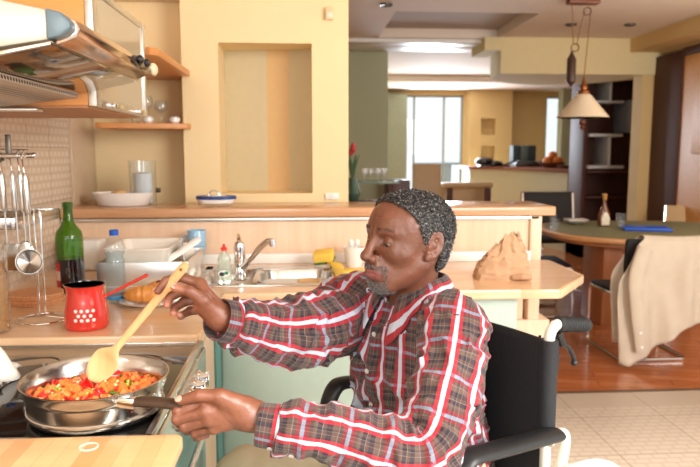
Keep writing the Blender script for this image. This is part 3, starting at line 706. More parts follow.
# --- washing-up liquid
dl = V(-.325, 2.70, .905) 
r = thing('detergent_bottle', tuple(dl+V(0, -.0, 0)), 'clear washing-up liquid bottle with a red cap and green label', 'bottle')
MB().lathe([(0, 0), (.027, 0), (.030, .004), (.0295, .05), (.024, .066), (.0275, .08), (.022, .10), (.010, .115), (.010, .122)], dl, 30, sy=.7).build('bottle_body', clear('liquid soap', (226, 232, 220), .05, .35), r)
MB().lathe([(.012, 0), (.0125, .012), (.006, .016), (.0055, .026), (0, .028)], dl+V(0, 0, .12), 20).build('cap', plain('red cap', (224, 48, 34), .35), r)
lm = [plain('label green', (28, 132, 70), .4), M['white'], plain('label black', (24, 28, 30), .4)]
q = MB(); fr_ = (dl+V(0, -.0222, .03), (1, 0, 0), (0, 0, 1), (0, -1, 0))
q.prism([(.023*math.cos(a), .014*math.sin(a)) for a in np.linspace(0, 2*PI, 24)[:-1]], 0, .001, frame=fr_, mi=1)
q.prism([(-.008+.011*math.cos(a), -.002+.009*math.sin(a)) for a in np.linspace(0, 2*PI, 16)[:-1]], .001, .0015, frame=fr_, mi=2)
q.prism([(.011+.009*math.cos(a), .003+.007*math.sin(a)) for a in np.linspace(0, 2*PI, 16)[:-1]], .001, .0015, frame=fr_, mi=0)
q.build('label', lm, r)
# --- glass bowl in the sink, sponge, gloves, jug of brushes
gl = V(.015, 2.66, .855)
r = thing('glass_bowl', (gl[0], gl[1], .755), 'round amber-tinted glass jar standing in the sink basin', 'jar')
MB().lathe([(0, 0), (.03, 0), (.046, .03), (.052, .07), (.05, .105), (.044, .125), (.047, .128), (.047, .145), (.044, .145), (.042, .125), (.048, .1), (.05, .07), (.044, .03), (0, .004)], V(.015, 2.70, .757), 36).build('jar_body', clear('amber glass', (246, 226, 190), .03, .18), r)
r = thing('sponge', (.085, 3.0, .906), 'yellow kitchen sponge with a green scouring side', 'sponge')
sxa = (unit(V(.96, -.25, .12)), unit(V(.2, .9, .3)),); sxa = (sxa[0], unit(sxa[1]-sxa[0]*np.dot(sxa[0], sxa[1]))); sxa = (*sxa, np.cross(*sxa))
MB().obox((.085, 2.99, .956), sxa, (.044, .032, .021), .006, seg=3).build('foam', plain('yellow foam', (240, 200, 84), .9, var=.08, vs=200., bmp=.4), r)
MB().obox(V(.085, 2.99, .956)-sxa[2]*.025, sxa, (.044, .032, .005), .002).build('scourer', plain('green scourer', (56, 110, 54), .9, var=.2, vs=200.), r)
r = thing('rubber_glove', (.165, 2.80, .906), 'yellow rubber glove draped over the sink edge', 'glove')
ym = plain('yellow rubber', (232, 196, 74), .5, var=.08)
MB().tube(smooth_path([V(.115, 2.97, .925), V(.135, 2.90, .93), V(.145, 2.84, .918), V(.15, 2.76, .914), V(.15, 2.70, .912)], 5), [.018, .02, .022, .024, .026]+[.026]*16, 14, flat=((0, 0, 1), .35)).build('cuff', ym, r)
b = MB()
for k, (dx, dy) in enumerate(((.05, -.02), (.06, 0), (.06, .02), (.055, .038), (.02, .05))): b.tube(smooth_path([V(.16, 2.79, .914), V(.185+dx*.3, 2.80+dy*.6, .918), V(.20+dx, 2.80+dy, .914)], 4), [.014]*5+[.009]*4, 10, flat=((0, 0, 1), .6))
b.build('fingers', ym, r)
jg = V(.225, 3.02, .9)
r = thing('brush_cup', tuple(jg), 'white cup holding washing-up brushes at the back of the worktop', 'cup')
MB().lathe([(0, 0), (.034, 0), (.040, .01), (.048, .085), (.0485, .09), (.0455, .088), (.038, .012), (0, .006)], jg, 32).build('cup_body', M['ceramic'], r)
for k, (a, b2) in enumerate(((-.014, .0), (.014, .006))):
    tag(MB().tube([jg+V(a*.4, b2, .012), jg+V(a*.8, b2, .10)], .005, 10).ball(jg+V(a, b2, .108), (.012, .012, .018), 14).build('washing_up_brush', M['white']), ('white washing-up brush standing on the left in the white cup', 'white washing-up brush standing on the right in the white cup')[k], 'brush', 'brushes in the white cup')
# --- crumpled paper bag on the right of the worktop
bg = V(.815, 2.70, .9)
def bagp(u, v):
    a = u*2*PI; z = v*.205
    ca, sa_ = math.cos(a), math.sin(a); k = (abs(ca)**4+abs(sa_)**4)**-.25
    w0 = .112*(1-.05*v-.52*v**2.4); d0 = .062*(1-.1*v-.6*v**1.7)
    rr = random.Random(int(round(u*36)) % 36*131+int(round(v*13))*17)
    j = .007 if 0 < v < 1 else .004
    x = k*ca*w0+.018*v**1.3+rr.uniform(-j, j); y = k*sa_*d0+rr.uniform(-j, j)
    zz = z*.84*(1+.10*math.sin(a*1.5+1)*v)-.035*v*(1 if ca < -.3 else 0)
    if v > .95: zz += .010*math.sin(9*a)
    return bg+V(x, y, zz+(rr.uniform(-.004, .004) if v > 0 else 0))
r = thing('paper_bag', tuple(bg), 'crumpled brown paper bag on the right end of the worktop', 'paper bag')
pap = plain('kraft paper', (198, 158, 122), .8, var=.06, vs=20.)
b = MB().grid(bagp, 36, 14, wrap=True); b.f.append(tuple(range(36))[::-1]); b.m.append(0)
b.build('bag_body', pap, r, ang=12)
MB().tube([bg+V(.03, -.062, .012), bg+V(.065, -.078, .018), bg+V(.10, -.083, .014)], [.014, .017, .012], 9, flat=((0, 0, 1), .8)).build('torn_flap', pap, r, ang=12)
# --- white towel at the left frame edge
tw = V(-.835, 1.60, .886)
def twf(u, v):
    return V(-.81+.115*u+.012*math.sin(v*9+u*3), 1.52+.13*v+.01*math.sin(u*7), .8885+.095*math.sin(PI*(.15+.7*v))*(1-u**3)+.006*math.sin(14*u+7*v))
tag(MB().grid(twf, 16, 16).build('kitchen_towel', plain('white cotton', (244, 240, 232), .9, var=.03, bmp=.2), solid=.006), 'bunched white kitchen towel at the far left edge of the hob', 'towel')

# ================================================================ THINGS ON THE BAR AND THE CORNER SHELF
od = V(-.882, 3.33, 1.161)
r = thing('oval_dish', tuple(od), 'white fluted oval baking dish on the left end of the bar', 'baking dish')
MB().lathe([(0, .003), (.112, 0), (.120, .003), (.138, .045), (.146, .060), (.148, .064), (.144, .064), (.134, .045), (.116, .008), (0, .006)], od, 96, sy=.62, fn=lambda a, z: 1+(.010*math.cos(48*a) if .002 < z < .055 else 0)).build('dish_body', M['ceramic'], r, ang=60)
tag(MB().ball(od+V(-.01, .0, .058), (.03, .022, .017), 14).ball(od+V(-.04, .02, .05), (.026, .02, .02), 14).box(od+V(-.08, -.04, .008), od+V(.08, .05, .045), .012).build('bread_roll', plain('bread', (226, 186, 120), .7, var=.12)), 'pale bread rolls just visible inside the oval dish', 'bread')
bd = V(-.425, 3.27, 1.161)
r = thing('butter_dish', tuple(bd), 'small white and blue ceramic dish with a looped handle on the bar', 'dish')
MB().lathe([(0, .012), (.05, .010), (.066, .014), (.075, .03), (.074, .036), (.06, .034), (0, .034)], bd, 40, sx=1.25, sy=.8).build('dish_body', M['ceramic'], r)
bl = plain('cobalt glaze', (34, 66, 130), .25)
MB().lathe([(.0745, .032), (.0775, .034), (.0775, .048), (.0735, .05), (.06, .048)], bd, 40, sx=1.25, sy=.8).build('blue_rim', bl, r)
MB().lathe([(0, .054), (.036, .05), (.05, .044), (.055, .036)], bd, 30, sx=1.25, sy=.8).build('lid', M['ceramic'], r)
MB().tube(arc(bd+V(-.01, 0, .048), .026, 0, PI, 12), .003, 8).build('handle', M['steel'], r)
for sx in (-.07, .0, .07): MB().tube([bd+V(sx, -.045, 0), bd+V(sx, -.05, .014)], .006, 8).build('foot', M['chrome'], r)
jc = V(-.80, 3.40, 1.161)
r = thing('glass_pitcher', tuple(jc), 'straight clear glass pitcher on the bar behind the oval dish', 'pitcher')
MB().lathe([(0, 0), (.060, 0), (.064, .004), (.065, .18), (.067, .215), (.0645, .215), (.0625, .18), (.0615, .006), (0, .008)], jc, 36).build('pitcher_body', M['glass'], r)
MB().lathe([(.012, 0), (.012, .016), (0, .02)], jc+V(.066, -.0, .07), 14, ax=(1, -.2, 0)).build('spigot', M['steel_dark'], r)
tag(MB().lathe([(0, .0), (.042, 0), (.045, .01), (.045, .145), (0, .15)], jc+V(.0, 0, .009), 28).build('paper_roll', plain('bluish white paper', (214, 216, 220), .8, var=.02)), 'roll of white paper standing inside the glass pitcher', 'paper roll')
r = thing('glass_bauble', (-.885, 3.42, 1.161), 'little clear glass ball standing left of the pitcher', 'glass ball')
MB().ball((-.925, 3.44, 1.20), .020, 18).lathe([(.012, 0), (.006, .01), (.005, .022)], (-.925, 3.44, 1.161), 16).build('ball', M['glass'], r)
zs = 1.5625
def tumbler(x, y, h, rr, label, kind='tumbler'):
    r = thing('drinking_glass' if kind == 'tumbler' else 'wine_glass', (x, y, zs), label, 'glass', 'glasses on the lower corner shelf')
    if kind == 'tumbler': MB().lathe([(0, 0), (rr*.75, 0), (rr*.8, .003), (rr, h), (rr*.95, h), (rr*.74, .006), (0, .008)], (x, y, zs), 24).build('bowl', M['glass'], r)
    else:
        MB().lathe([(0, h*.45), (rr*.5, h*.47), (rr, h*.65), (rr*1.05, h*.8), (rr*.9, h), (rr*.86, h), (rr*1.0, h*.8), (rr*.94, h*.66), (0, h*.48)], (x, y, zs), 24).build('bowl', M['glass'], r)
        MB().lathe([(0, 0), (rr*.8, 0), (rr*.8, .002), (.004, .006), (.0035, h*.45), (0, h*.45)], (x, y, zs), 20).build('stem', M['glass'], r)
tumbler(-.80, 3.52, .14, .034, 'stemmed wine glass, tallest on the lower corner shelf', 'wine')
tumbler(-.74, 3.60, .12, .034, 'wide stemmed glass right of the tall one on the lower shelf', 'wine')
tumbler(-.86, 3.56, .08, .03, 'short tumbler at the left on the lower corner shelf')
for k, (x, y, l) in enumerate(((-.775, 3.445, 'small round white tealight holder in front on the lower shelf'), (-.655, 3.50, 'small round white tealight holder nearest the shelf end'))):
    r = thing('tealight_holder', (x, y, zs), l, 'candle holder', 'tealight holders on the corner shelf')
    MB().lathe([(0, 0), (.018, 0), (.028, .012), (.028, .024), (.02, .034), (.017, .033), (.024, .022), (0, .006)], (x, y, zs), 24).build('cup', M['ceramic'], r)
    MB().lathe([(0, 0), (.014, 0), (.014, .016), (0, .017)], (x, y, zs+.009), 16).build('candle', plain('wax', (240, 224, 196), .5), r)
# ================================================================ DINING AREA
tc = V(3.02, 5.62, 0)
def sup(a, b, e, n=48, c=tc, s=1.):
    out = []
    for i in range(n):
        q = 2*PI*i/n; ca, sa_ = math.cos(q), math.sin(q)
        out.append((c[0]+a*s*math.copysign(abs(ca)**(2/e), ca), c[1]+b*s*math.copysign(abs(sa_)**(2/e), sa_)))
    return out
twd = wood('table beech', (200, 140, 88), (214, 158, 106), 0, .3, coat=.3)
r = thing('dining_table', tuple(tc), 'rounded beech dining table with an olive green cover', 'table')
MB().prism(sup(.97, .76, 2.7), .715, .748, .006).build('tabletop', twd, r)
MB().prism(sup(.86, .66, 2.7), .672, .700, .004).build('lower_board', twd, r)
MB().prism(sup(.89, .69, 2.7), .7485, .752).build('cover', plain('olive cover', (112, 108, 72), .6, var=.08), r)
pw_ = wood('pedestal wood', (176, 110, 64), (190, 126, 80), 2, .4)
MB().box((2.42, 5.22, 0), (2.72, 5.62, .672), .004).build('pedestal', pw_, r)
MB().box((3.3, 5.4, 0), (3.7, 5.8, .672), .004).build('pedestal', pw_, r)
def chair(x, y, rot, label, seat_mat, sc=1., back=True, group='chrome cantilever dining chairs'):
    r = thing('dining_chair', (0, 0, 0), label, 'chair', group)
    w = .235
    f = MB()
    path = [V(-w, .0, .44), V(-w, .24, .44)]+arc((-w, .24, .40), .04, PI/2, 0, 5, u=(0, 1, 0), v=(0, 0, 1))+[V(-w, .28, .04)]+arc((-w, .25, .04), .03, 0, -PI/2, 5, u=(0, 1, 0), v=(0, 0, 1))+[V(-w, -.22, .012), V(-w+.03, -.25, .012), V(w-.03, -.25, .012), V(w, -.22, .012)]
    path += [p*V(-1, 1, 1) for p in path[::-1][4:]]
    f.tube(path, .0115, 10)
    for s in (-1, 1): f.tube([V(s*w, .05, .44), V(s*w, -.16, .44), V(s*w, -.21, .47), V(s*w, -.27, .84)], .0115, 10)
    f.build('frame', M['chrome'], r)
    MB().box((-w-.005, -.17, .44), (w+.005, .26, .475), .014, seg=3).build('seat', seat_mat, r)
    MB().obox((0, -.262, .70), ((1, 0, 0), unit(V(0, 1, .16)), unit(V(0, -.16, 1))), (w+.012, .016, .15), .012, seg=3).build('backrest', seat_mat, r)
    r.location = (x, y, 0); r.rotation_euler = (0, 0, rot); r.scale = (sc, sc, sc)
    return r
navy = plain('navy fabric', (28, 32, 52), .8, var=.1); cream_f = plain('cream fabric', (206, 176, 132), .7, var=.04); blk = plain('black fabric', (24, 20, 20), .7)
chair(2.37, 4.54, 0, 'chrome cantilever dining chair with a beige jacket hung over its back', blk)
chair(2.02, 5.74, -PI/2-.1, 'chrome dining chair with navy seat at the left end of the table', navy)
chair(3.92, 6.62, 2.5, 'cream-backed dining chair at the far right of the table', cream_f)
chair(2.62, 6.75, PI, 'black-backed dining chair on the far side of the table behind the bar', blk, 1.17)
# jacket
jm = plain('beige cotton jacket', (208, 192, 170), .85, var=.04, vs=12., bmp=.15)
def jk(u, v, side):
    # u across, v from shoulder fold (0) to hem (1)
    lx = np.interp(v, [0, .06, .2, .34, .5, .8, 1.], [2.215, 2.16, 2.11, 2.04, 2.035, 2.05, 2.06])
    rx = np.interp(v, [0, .1, .5, 1.], [2.76, 2.80, 2.80, 2.78])
    x = lx+(rx-lx)*u
    hem = np.interp(u, [0, .08, .25, .45, .62, .8, 1.], [.03, .02, .09, .19, .27, .30, .33])
    if side > 0: hem += .12
    z = .862-(.862-hem)*v-.012*math.sin(PI*u)*(1-v)
    fold = .022*math.sin(u*17+v*2.2)*min(1, v*2)+.014*math.sin(u*31-v*3)*min(1, v*1.5)+.05*v*(1-u)*0
    y = 4.215-.03*v+(.0 if side < 0 else .0)
    yy = y-.018-.045*math.sin(min(1, v*5)*PI/2)*.6+fold if side < 0 else y+.07+fold*.5
    return V(x, yy, z)
jb = MB().grid(lambda u, v: jk(u, v, -1), 60, 34)
def jt(u, v):
    a = jk(u, 0, -1); b = jk(u, 0, 1); p = a+(b-a)*v; p[2] += .014*math.sin(PI*v); return p
jb.grid(jt, 60, 6).grid(lambda u, v: jk(1-u, v, 1), 60, 20)
r = thing('jacket', (2.42, 4.2, .03), 'beige jacket draped over the dining chair, its hem near the floor', 'jacket')
jb.build('jacket_body', jm, r, ang=80, solid=.004)
MB().tube(smooth_path([V(2.20, 4.15, .80), V(2.13, 4.12, .62), V(2.14, 4.105, .40), V(2.165, 4.10, .22), V(2.175, 4.10, .13)], 6), [.055-.0008*i for i in range(25)], 16, flat=((0, 1, 0), .5)).build('sleeve', jm, r, ang=80)
MB().lathe([(.009, 0), (.009, .004), (0, .004)], (2.172, 4.076, .165), 14, ax=(0, -1, 0)).lathe([(.008, 0), (.008, .004), (0, .004)], (2.16, 4.078, .26), 14, ax=(0, -1, 0)).build('button', M['white'], r)
# on the table
tz = .7525
bt = V(2.70, 5.86, tz)
r = thing('brandy_bottle', tuple(bt), 'flat-shouldered liquor bottle with a cream label on the dining table', 'bottle')
MB().lathe([(0, 0), (.045, 0), (.055, .01), (.058, .06), (.052, .12), (.03, .17), (.016, .20), (.015, .245), (.0, .245)], bt, 32, sy=.6).build('bottle_body', clear('amber liquor', (150, 90, 50), .03, .45), r)
MB().lathe([(.017, 0), (.019, .03), (.022, .04), (.015, .055), (0, .056)], bt+V(0, 0, .24), 20).build('stopper', plain('golden cork', (186, 130, 62), .4), r)
MB().prism([(-.036, .012), (.036, .012), (.04, .07), (.022, .115), (0, .135), (-.022, .115), (-.04, .07)], 0, .003, .001, frame=(bt+V(0, -.036, 0), (1, 0, 0), (0, 0, 1), (0, -1, 0))).build('label', plain('cream label', (226, 214, 190), .6), r)
def tglass(x, y, h, rr, label, mat='glass'):
    o = thing('tumbler', (x, y, tz), label, 'glass', 'tumblers on the dining table')
    MB().lathe([(0, 0), (rr*.8, 0), (rr, h), (rr*.93, h), (rr*.74, .01), (0, .012)], (x, y, tz), 24).build('tumbler_body', M[mat], o)
tglass(2.10, 5.47, .11, .036, 'clear tumbler nearest the bar on the dining table')
tglass(2.20, 5.78, .12, .034, 'clear tumbler left of the bottle, behind the nearest tumbler')
tglass(2.78, 5.70, .13, .042, 'flared clear tumbler between the bottle and the blue folder')
o = tag(MB().obox((2.93, 5.55, tz+.014), (unit(V(.96, -.28, 0)), unit(V(.28, .96, 0)), (0, 0, 1)), (.19, .12, .013), .008, seg=3).build('blue_folder', plain('bright blue plastic', (20, 82, 190), .35)), 'bright blue folder lying on the dining table', 'folder')
o = tag(MB().lathe([(0, .004), (.05, 0), (.11, .03), (.105, .03), (.045, .008), (0, .01)], (2.52, 6.05, tz), 28).build('snack_bowl', M['ceramic']), 'white bowl left of the liquor bottle on the dining table', 'bowl')
o = tag(MB().box((2.42, 5.98, tz+.031), (2.62, 6.12, tz+.05), .01).build('napkin_stack', plain('grey napkins', (196, 186, 176), .9)), 'pale napkins lying across the white bowl', 'napkins')
# pendant lamp
lp = V(2.395, 5.7, 0)
brass = plain('aged brass', (140, 84, 42), .35, .8, .1)
r = thing('pendant_lamp', (lp[0], lp[1], 1.70), 'cream glass cone pendant lamp with brass pulley and counterweight', 'pendant lamp')
MB().lathe([(.217, 0), (.219, .006), (.205, .02), (.07, .185), (.055, .20), (.050, .20), (.066, .18), (.198, .018), (.210, .0)], (lp[0], lp[1], 1.712), 56).build('lamp_shade', plain('cream opal glass', (226, 206, 176), .3, var=.02), r, ang=50)
MB().lathe([(.03, -.03), (.05, 0), (.052, .02), (.03, .035), (.034, .06), (.022, .085), (.012, .12), (.006, .15), (0, .15)], (lp[0], lp[1], 1.912), 28).build('brass_fitting', brass, r)
MB().lathe([(0, -.10), (.012, -.085), (.02, -.07), (.014, -.05), (.03, -.03), (.03, -.01), (.006, 0), (.004, .1)], (lp[0], lp[1], 1.70), 20).build('finial', plain('dark wood finial', (110, 52, 26), .4), r)
MB().box((lp[0]-.17, lp[1]-.05, 2.655), (lp[0]+.10, lp[1]+.05, 2.70), .012).build('canopy', plain('brown canopy wood', (120, 66, 36), .4), r)
MB().tube([V(lp[0]+.0, lp[1], 2.06), V(lp[0]+.035, lp[1], 2.60)], .004, 6).build('cord', brass, r)
MB().tube([V(lp[0]-.02, lp[1], 2.60), V(lp[0]-.075, lp[1], 2.33)], .004, 6).build('cord', brass, r)
MB().tube([V(lp[0]-.13, lp[1], 2.66), V(lp[0]-.105, lp[1], 2.33)], .004, 6).build('cord', brass, r)
MB().lathe([(.035, -.008), (.028, 0), (.035, .008)], (lp[0]+.005, lp[1], 2.60), 22, ax=(0, 1, 0), closed=True).build('pulley', brass, r)
MB().lathe([(.036, -.008), (.028, 0), (.036, .008)], (lp[0]-.09, lp[1], 2.30), 22, ax=(0, 1, 0), closed=True).build('pulley', brass, r)
MB().lathe([(0, 0), (.02, .03), (.038, .05), (.038, .24), (.02, .27), (.005, .31)], (lp[0]-.115, lp[1], 1.965), 20).build('counterweight', plain('dark counterweight', (64, 36, 22), .4), r)

# ================================================================ BOOKCASE, FAR COUNTER AND LIVING ROOM
r = thing('bookcase', (4.1, 8.9, 0), 'dark brown built-in bookcase with staggered white shelves', 'bookcase')
MB().box((3.72, 9.15, 0), (4.72, 9.2, 2.44)).box((3.70, 8.75, 0), (3.76, 9.2, 2.44), .003).box((4.62, 8.75, 0), (4.72, 9.2, 2.44), .003).box((3.7, 8.75, 2.40), (4.72, 9.2, 2.47), .003).box((3.7, 8.75, 0), (4.72, 9.2, .45), .003).build('carcass', M['dark_wood'], r)
lac = plain('grey white lacquer', (206, 204, 204), .35)
for lo_, hi_ in (((3.78, 8.70, 2.06), (4.22, 9.15, 2.09)), ((3.765, 8.70, 1.62), (4.22, 9.15, 1.66)), ((3.765, 8.70, 1.20), (4.25, 9.15, 1.24))): MB().box(lo_, hi_, .003).build('shelf', lac, r)
for lo_, hi_ in (((4.02, 8.72, 2.092), (4.05, 9.15, 2.40)), ((4.03, 8.72, 1.242), (4.07, 9.15, 1.618))): MB().box(lo_, hi_, .002).build('divider', lac, r)
MB().box((4.28, 8.72, 1.68), (4.60, 9.14, 2.10), .006).build('box_compartment', plain('blue grey lacquer', (146, 152, 168), .35), r)
MB().box((3.765, 8.72, 1.14), (4.615, 9.14, 1.175), .003).build('dark_shelf', M['dark_wood'], r)
MB().box((3.765, 8.74, .80), (4.615, 9.1, .83), .003).build('dark_shelf', M['dark_wood'], r)
r = thing('counter_unit', (3.4, 10.6, 0), 'far pale green counter with a red-brown top', 'counter')
MB().prism([(2.83, 11.35), (3.32, 10.9), (3.72, 9.28), (4.2, 9.28), (4.2, 11.9), (2.83, 11.9)], 0, 1.13).build('body', plain('pale sage counter', (206, 196, 162), .7, var=.02), r)
MB().prism([(2.78, 11.30), (3.27, 10.86), (3.69, 9.22), (4.25, 9.22), (4.25, 11.95), (2.78, 11.95)], 1.132, 1.175, .006).build('countertop', wood('redbrown top', (126, 60, 34), (144, 74, 44), 0, .3), r)
cz_ = 1.1755
r = tag(MB().ball((3.05, 11.25, cz_+.08), (.16, .12, .08), 18).ball((3.22, 11.2, cz_+.05), (.14, .06, .05), 14).box((2.95, 11.1, cz_), (3.45, 11.35, cz_+.03), .01).build('telephone', M['black_gloss']), 'black telephone on the left of the far counter', 'telephone')
MB().tube(smooth_path([V(3.3, 11.0, cz_+.03), V(3.5, 10.8, cz_+.1), V(3.42, 10.7, cz_+.03)], 5), .015, 8).build('cord', M['black'], r)
r = thing('book', (3.6, 11.5, cz_), 'dark teal boxed volumes standing against the far wall', 'books')
for k, (x, c) in enumerate(((3.62, (52, 64, 66)), (3.76, (96, 110, 104)), (3.90, (48, 58, 62)))):
    MB().box((x, 11.5, cz_+.0), (x+.13, 11.7, cz_+.36), .006).build('volume', plain('volume cover', c, .6), r)
tag(MB().box((3.55, 11.05, cz_), (4.22, 11.45, cz_+.09), .02).build('stereo', plain('dark grey stereo', (52, 54, 54), .4)), 'low dark grey stereo on the far counter', 'stereo')
r = thing('fruit_basket', (3.87, 10.3, cz_), 'brown basket heaped with orange fruit on the far counter', 'basket')
MB().lathe([(0, 0), (.12, 0), (.22, .08), (.21, .085), (.11, .01), (0, .01)], (3.87, 10.3, cz_), 28).build('basket_body', plain('brown wicker', (110, 56, 26), .7), r)
orm = plain('orange peel', (214, 116, 34), .5, var=.08)
for k, (dx, dy, dz, l) in enumerate(((-.1, -.06, .10, 'orange at the left of the fruit basket'), (.04, -.1, .10, 'orange at the front of the fruit basket'), (.12, .02, .10, 'orange at the right of the fruit basket'), (-.02, .06, .11, 'orange at the back of the fruit basket'), (.0, -.02, .185, 'topmost orange in the fruit basket'))):
    tag(MB().ball((3.87+dx, 10.3+dy, cz_+dz), .072, 16).build('orange', orm), l, 'orange', 'oranges in the far basket')
tag(MB().lathe([(0, .01), (.06, 0), (.13, .05), (.12, .05), (.05, .012), (0, .016)], (3.86, 9.75, cz_), 28).build('metal_bowl', M['chrome']), 'shiny metal bowl in front of the fruit basket', 'bowl')
tag(MB().box((3.84, 9.30, cz_), (4.14, 9.50, cz_+.08), .02).build('blue_box', plain('blue tin', (28, 72, 110), .4)), 'small blue box at the right end of the far counter', 'box')
# seats in the far room
hb_m = plain('tan leather', (196, 160, 118), .5, var=.04)
r = thing('high_back_chair', (1.72, 9.0, 0), 'tan high-backed chair in front of the balcony window', 'chair')
MB().obox((1.70, 9.25, .92), ((1, 0, 0), unit(V(0, 1, -.1)), unit(V(0, .1, 1))), (.20, .04, .34), .03, seg=3).build('backrest', hb_m, r)
MB().box((1.48, 8.78, .44), (1.94, 9.24, .56), .03, seg=3).build('seat', hb_m, r)
for x in (1.51, 1.91):
    for y in (8.82, 9.2): MB().box((x-.02, y-.02, 0), (x+.02, y+.02, .45), .004).build('leg', M['dark_wood'], r)
r = thing('armchair', (2.45, 9.8, 0), 'low tan armchair right of the high-backed chair', 'armchair')
MB().box((2.02, 9.6, .9), (2.75, 9.75, .98), .03, seg=3).box((2.05, 9.5, .12), (2.72, 10.1, .50), .03).box((2.05, 9.95, .4), (2.72, 10.1, .96), .03).build('upholstery', hb_m, r)
for x, y, h_ in ((2.06, 9.55, .9), (2.62, 9.55, .9), (2.06, 10.0, .13), (2.62, 10.0, .13)): MB().box((x, y, 0), (x+.08, y+.08, h_), .003).build('leg', M['dark_wood'], r)
r = tag(MB().box((1.02, 8.05, 0), (1.28, 8.5, 1.08), .01).build('dark_cabinet', wood('dark red cabinet', (70, 34, 30), (84, 44, 38), 2, .4)), 'low dark red cabinet at the end of the green wall', 'cabinet')
r = thing('console_table', (.62, 6.1, 0), 'tall console table with glass top and dark posts beside the partition', 'table')
MB().box((.40, 5.9, 1.14), (.84, 6.3, 1.16), .004).build('top', clear('greenish glass', (190, 214, 200), .02, .3), r)
for x, y in ((.44, 5.93), (.80, 5.93), (.44, 6.27), (.80, 6.27)): MB().box((x-.02, y-.02, 0), (x+.02, y+.02, 1.139), .003).build('leg', M['dark_wood'], r)
MB().box((.42, 5.92, .93), (.82, 6.28, .95), .002).build('shelf', M['dark_wood'], r)
for k, (x, y, l) in enumerate(((.54, 6.0, 'leftmost glass on the console table top'), (.60, 6.05, 'second glass from the left on the console table'), (.66, 6.0, 'third glass from the left on the console table'), (.72, 6.05, 'rightmost glass on the console table top'))):
    o = thing('stemmed_glass', (x, y, 1.161), l, 'glass', 'glasses on the console table')
    MB().lathe([(0, 0), (.02, 0), (.003, .005), (.003, .05), (.022, .07), (.026, .11), (.023, .11), (.019, .072), (0, .055)], (x, y, 1.161), 18).build('bowl', clear('bright glass', (255, 255, 255), .05, .35), o)
for k, (x, l) in enumerate(((.56, 'left white cup on the console shelf'), (.63, 'middle white cup on the console shelf'), (.70, 'right white cup on the console shelf'))):
    tag(MB().lathe([(0, 0), (.02, 0), (.03, .04), (.027, .04), (.018, .006), (0, .006)], (x, 6.0, .9515), 18).build('cup', M['ceramic']), l, 'cup', 'cups on the console shelf')
r = thing('flower_vase', (.36, 5.0, 1.06), 'dark vase with red flower and green leaves half hidden by the partition', 'vase')
MB().lathe([(0, 0), (.04, 0), (.06, .05), (.04, .12), (.03, .17), (.025, .17), (0, .05)], (.36, 5.0, 1.06), 24).build('vase_body', plain('dark green glass vase', (60, 84, 70), .2), r)
gr = plain('leaf green', (60, 90, 52), .6); fl = plain('red petal', (190, 60, 60), .6)
b = MB()
for a in range(6): q = a*1.05; b.tube([V(.36, 5.0, 1.2), V(.36+.02*math.cos(q), 5+.02*math.sin(q), 1.32), V(.36+.05*math.cos(q), 5+.05*math.sin(q), 1.40)], [.004, .012, .002], 6, flat=((0, 1, 0), .3))
b.build('foliage', gr, r)
MB().ball((.365, 5, 1.45), (.022, .022, .04), 12).ball((.35, 5.02, 1.42), (.02, .02, .03), 12).build('flower', fl, r)
r = tag(MB().lathe([(.14, 0), (.15, .01), (.03, .03), (.025, .99), (.18, 1.035), (.18, 1.053), (0, 1.058)], (.36, 5.0, 0), 28).build('flower_stand', M['dark_wood']), 'slim dark flower stand carrying the vase behind the partition', 'stand')
# balcony panel and rail, outside beyond the window
struct('balcony_panel', MB().box((2.35, 14.0, -.3), (3.1, 14.04, 1.15), .01), plain('deep blue panel', (40, 84, 128), .5))
struct('balcony_rail', MB().box((2.3, 13.98, 1.15), (3.3, 14.06, 1.20), .01).box((2.3, 13.98, -.3), (2.35, 14.06, 1.15)), plain('pale blue frame', (140, 180, 206), .5))
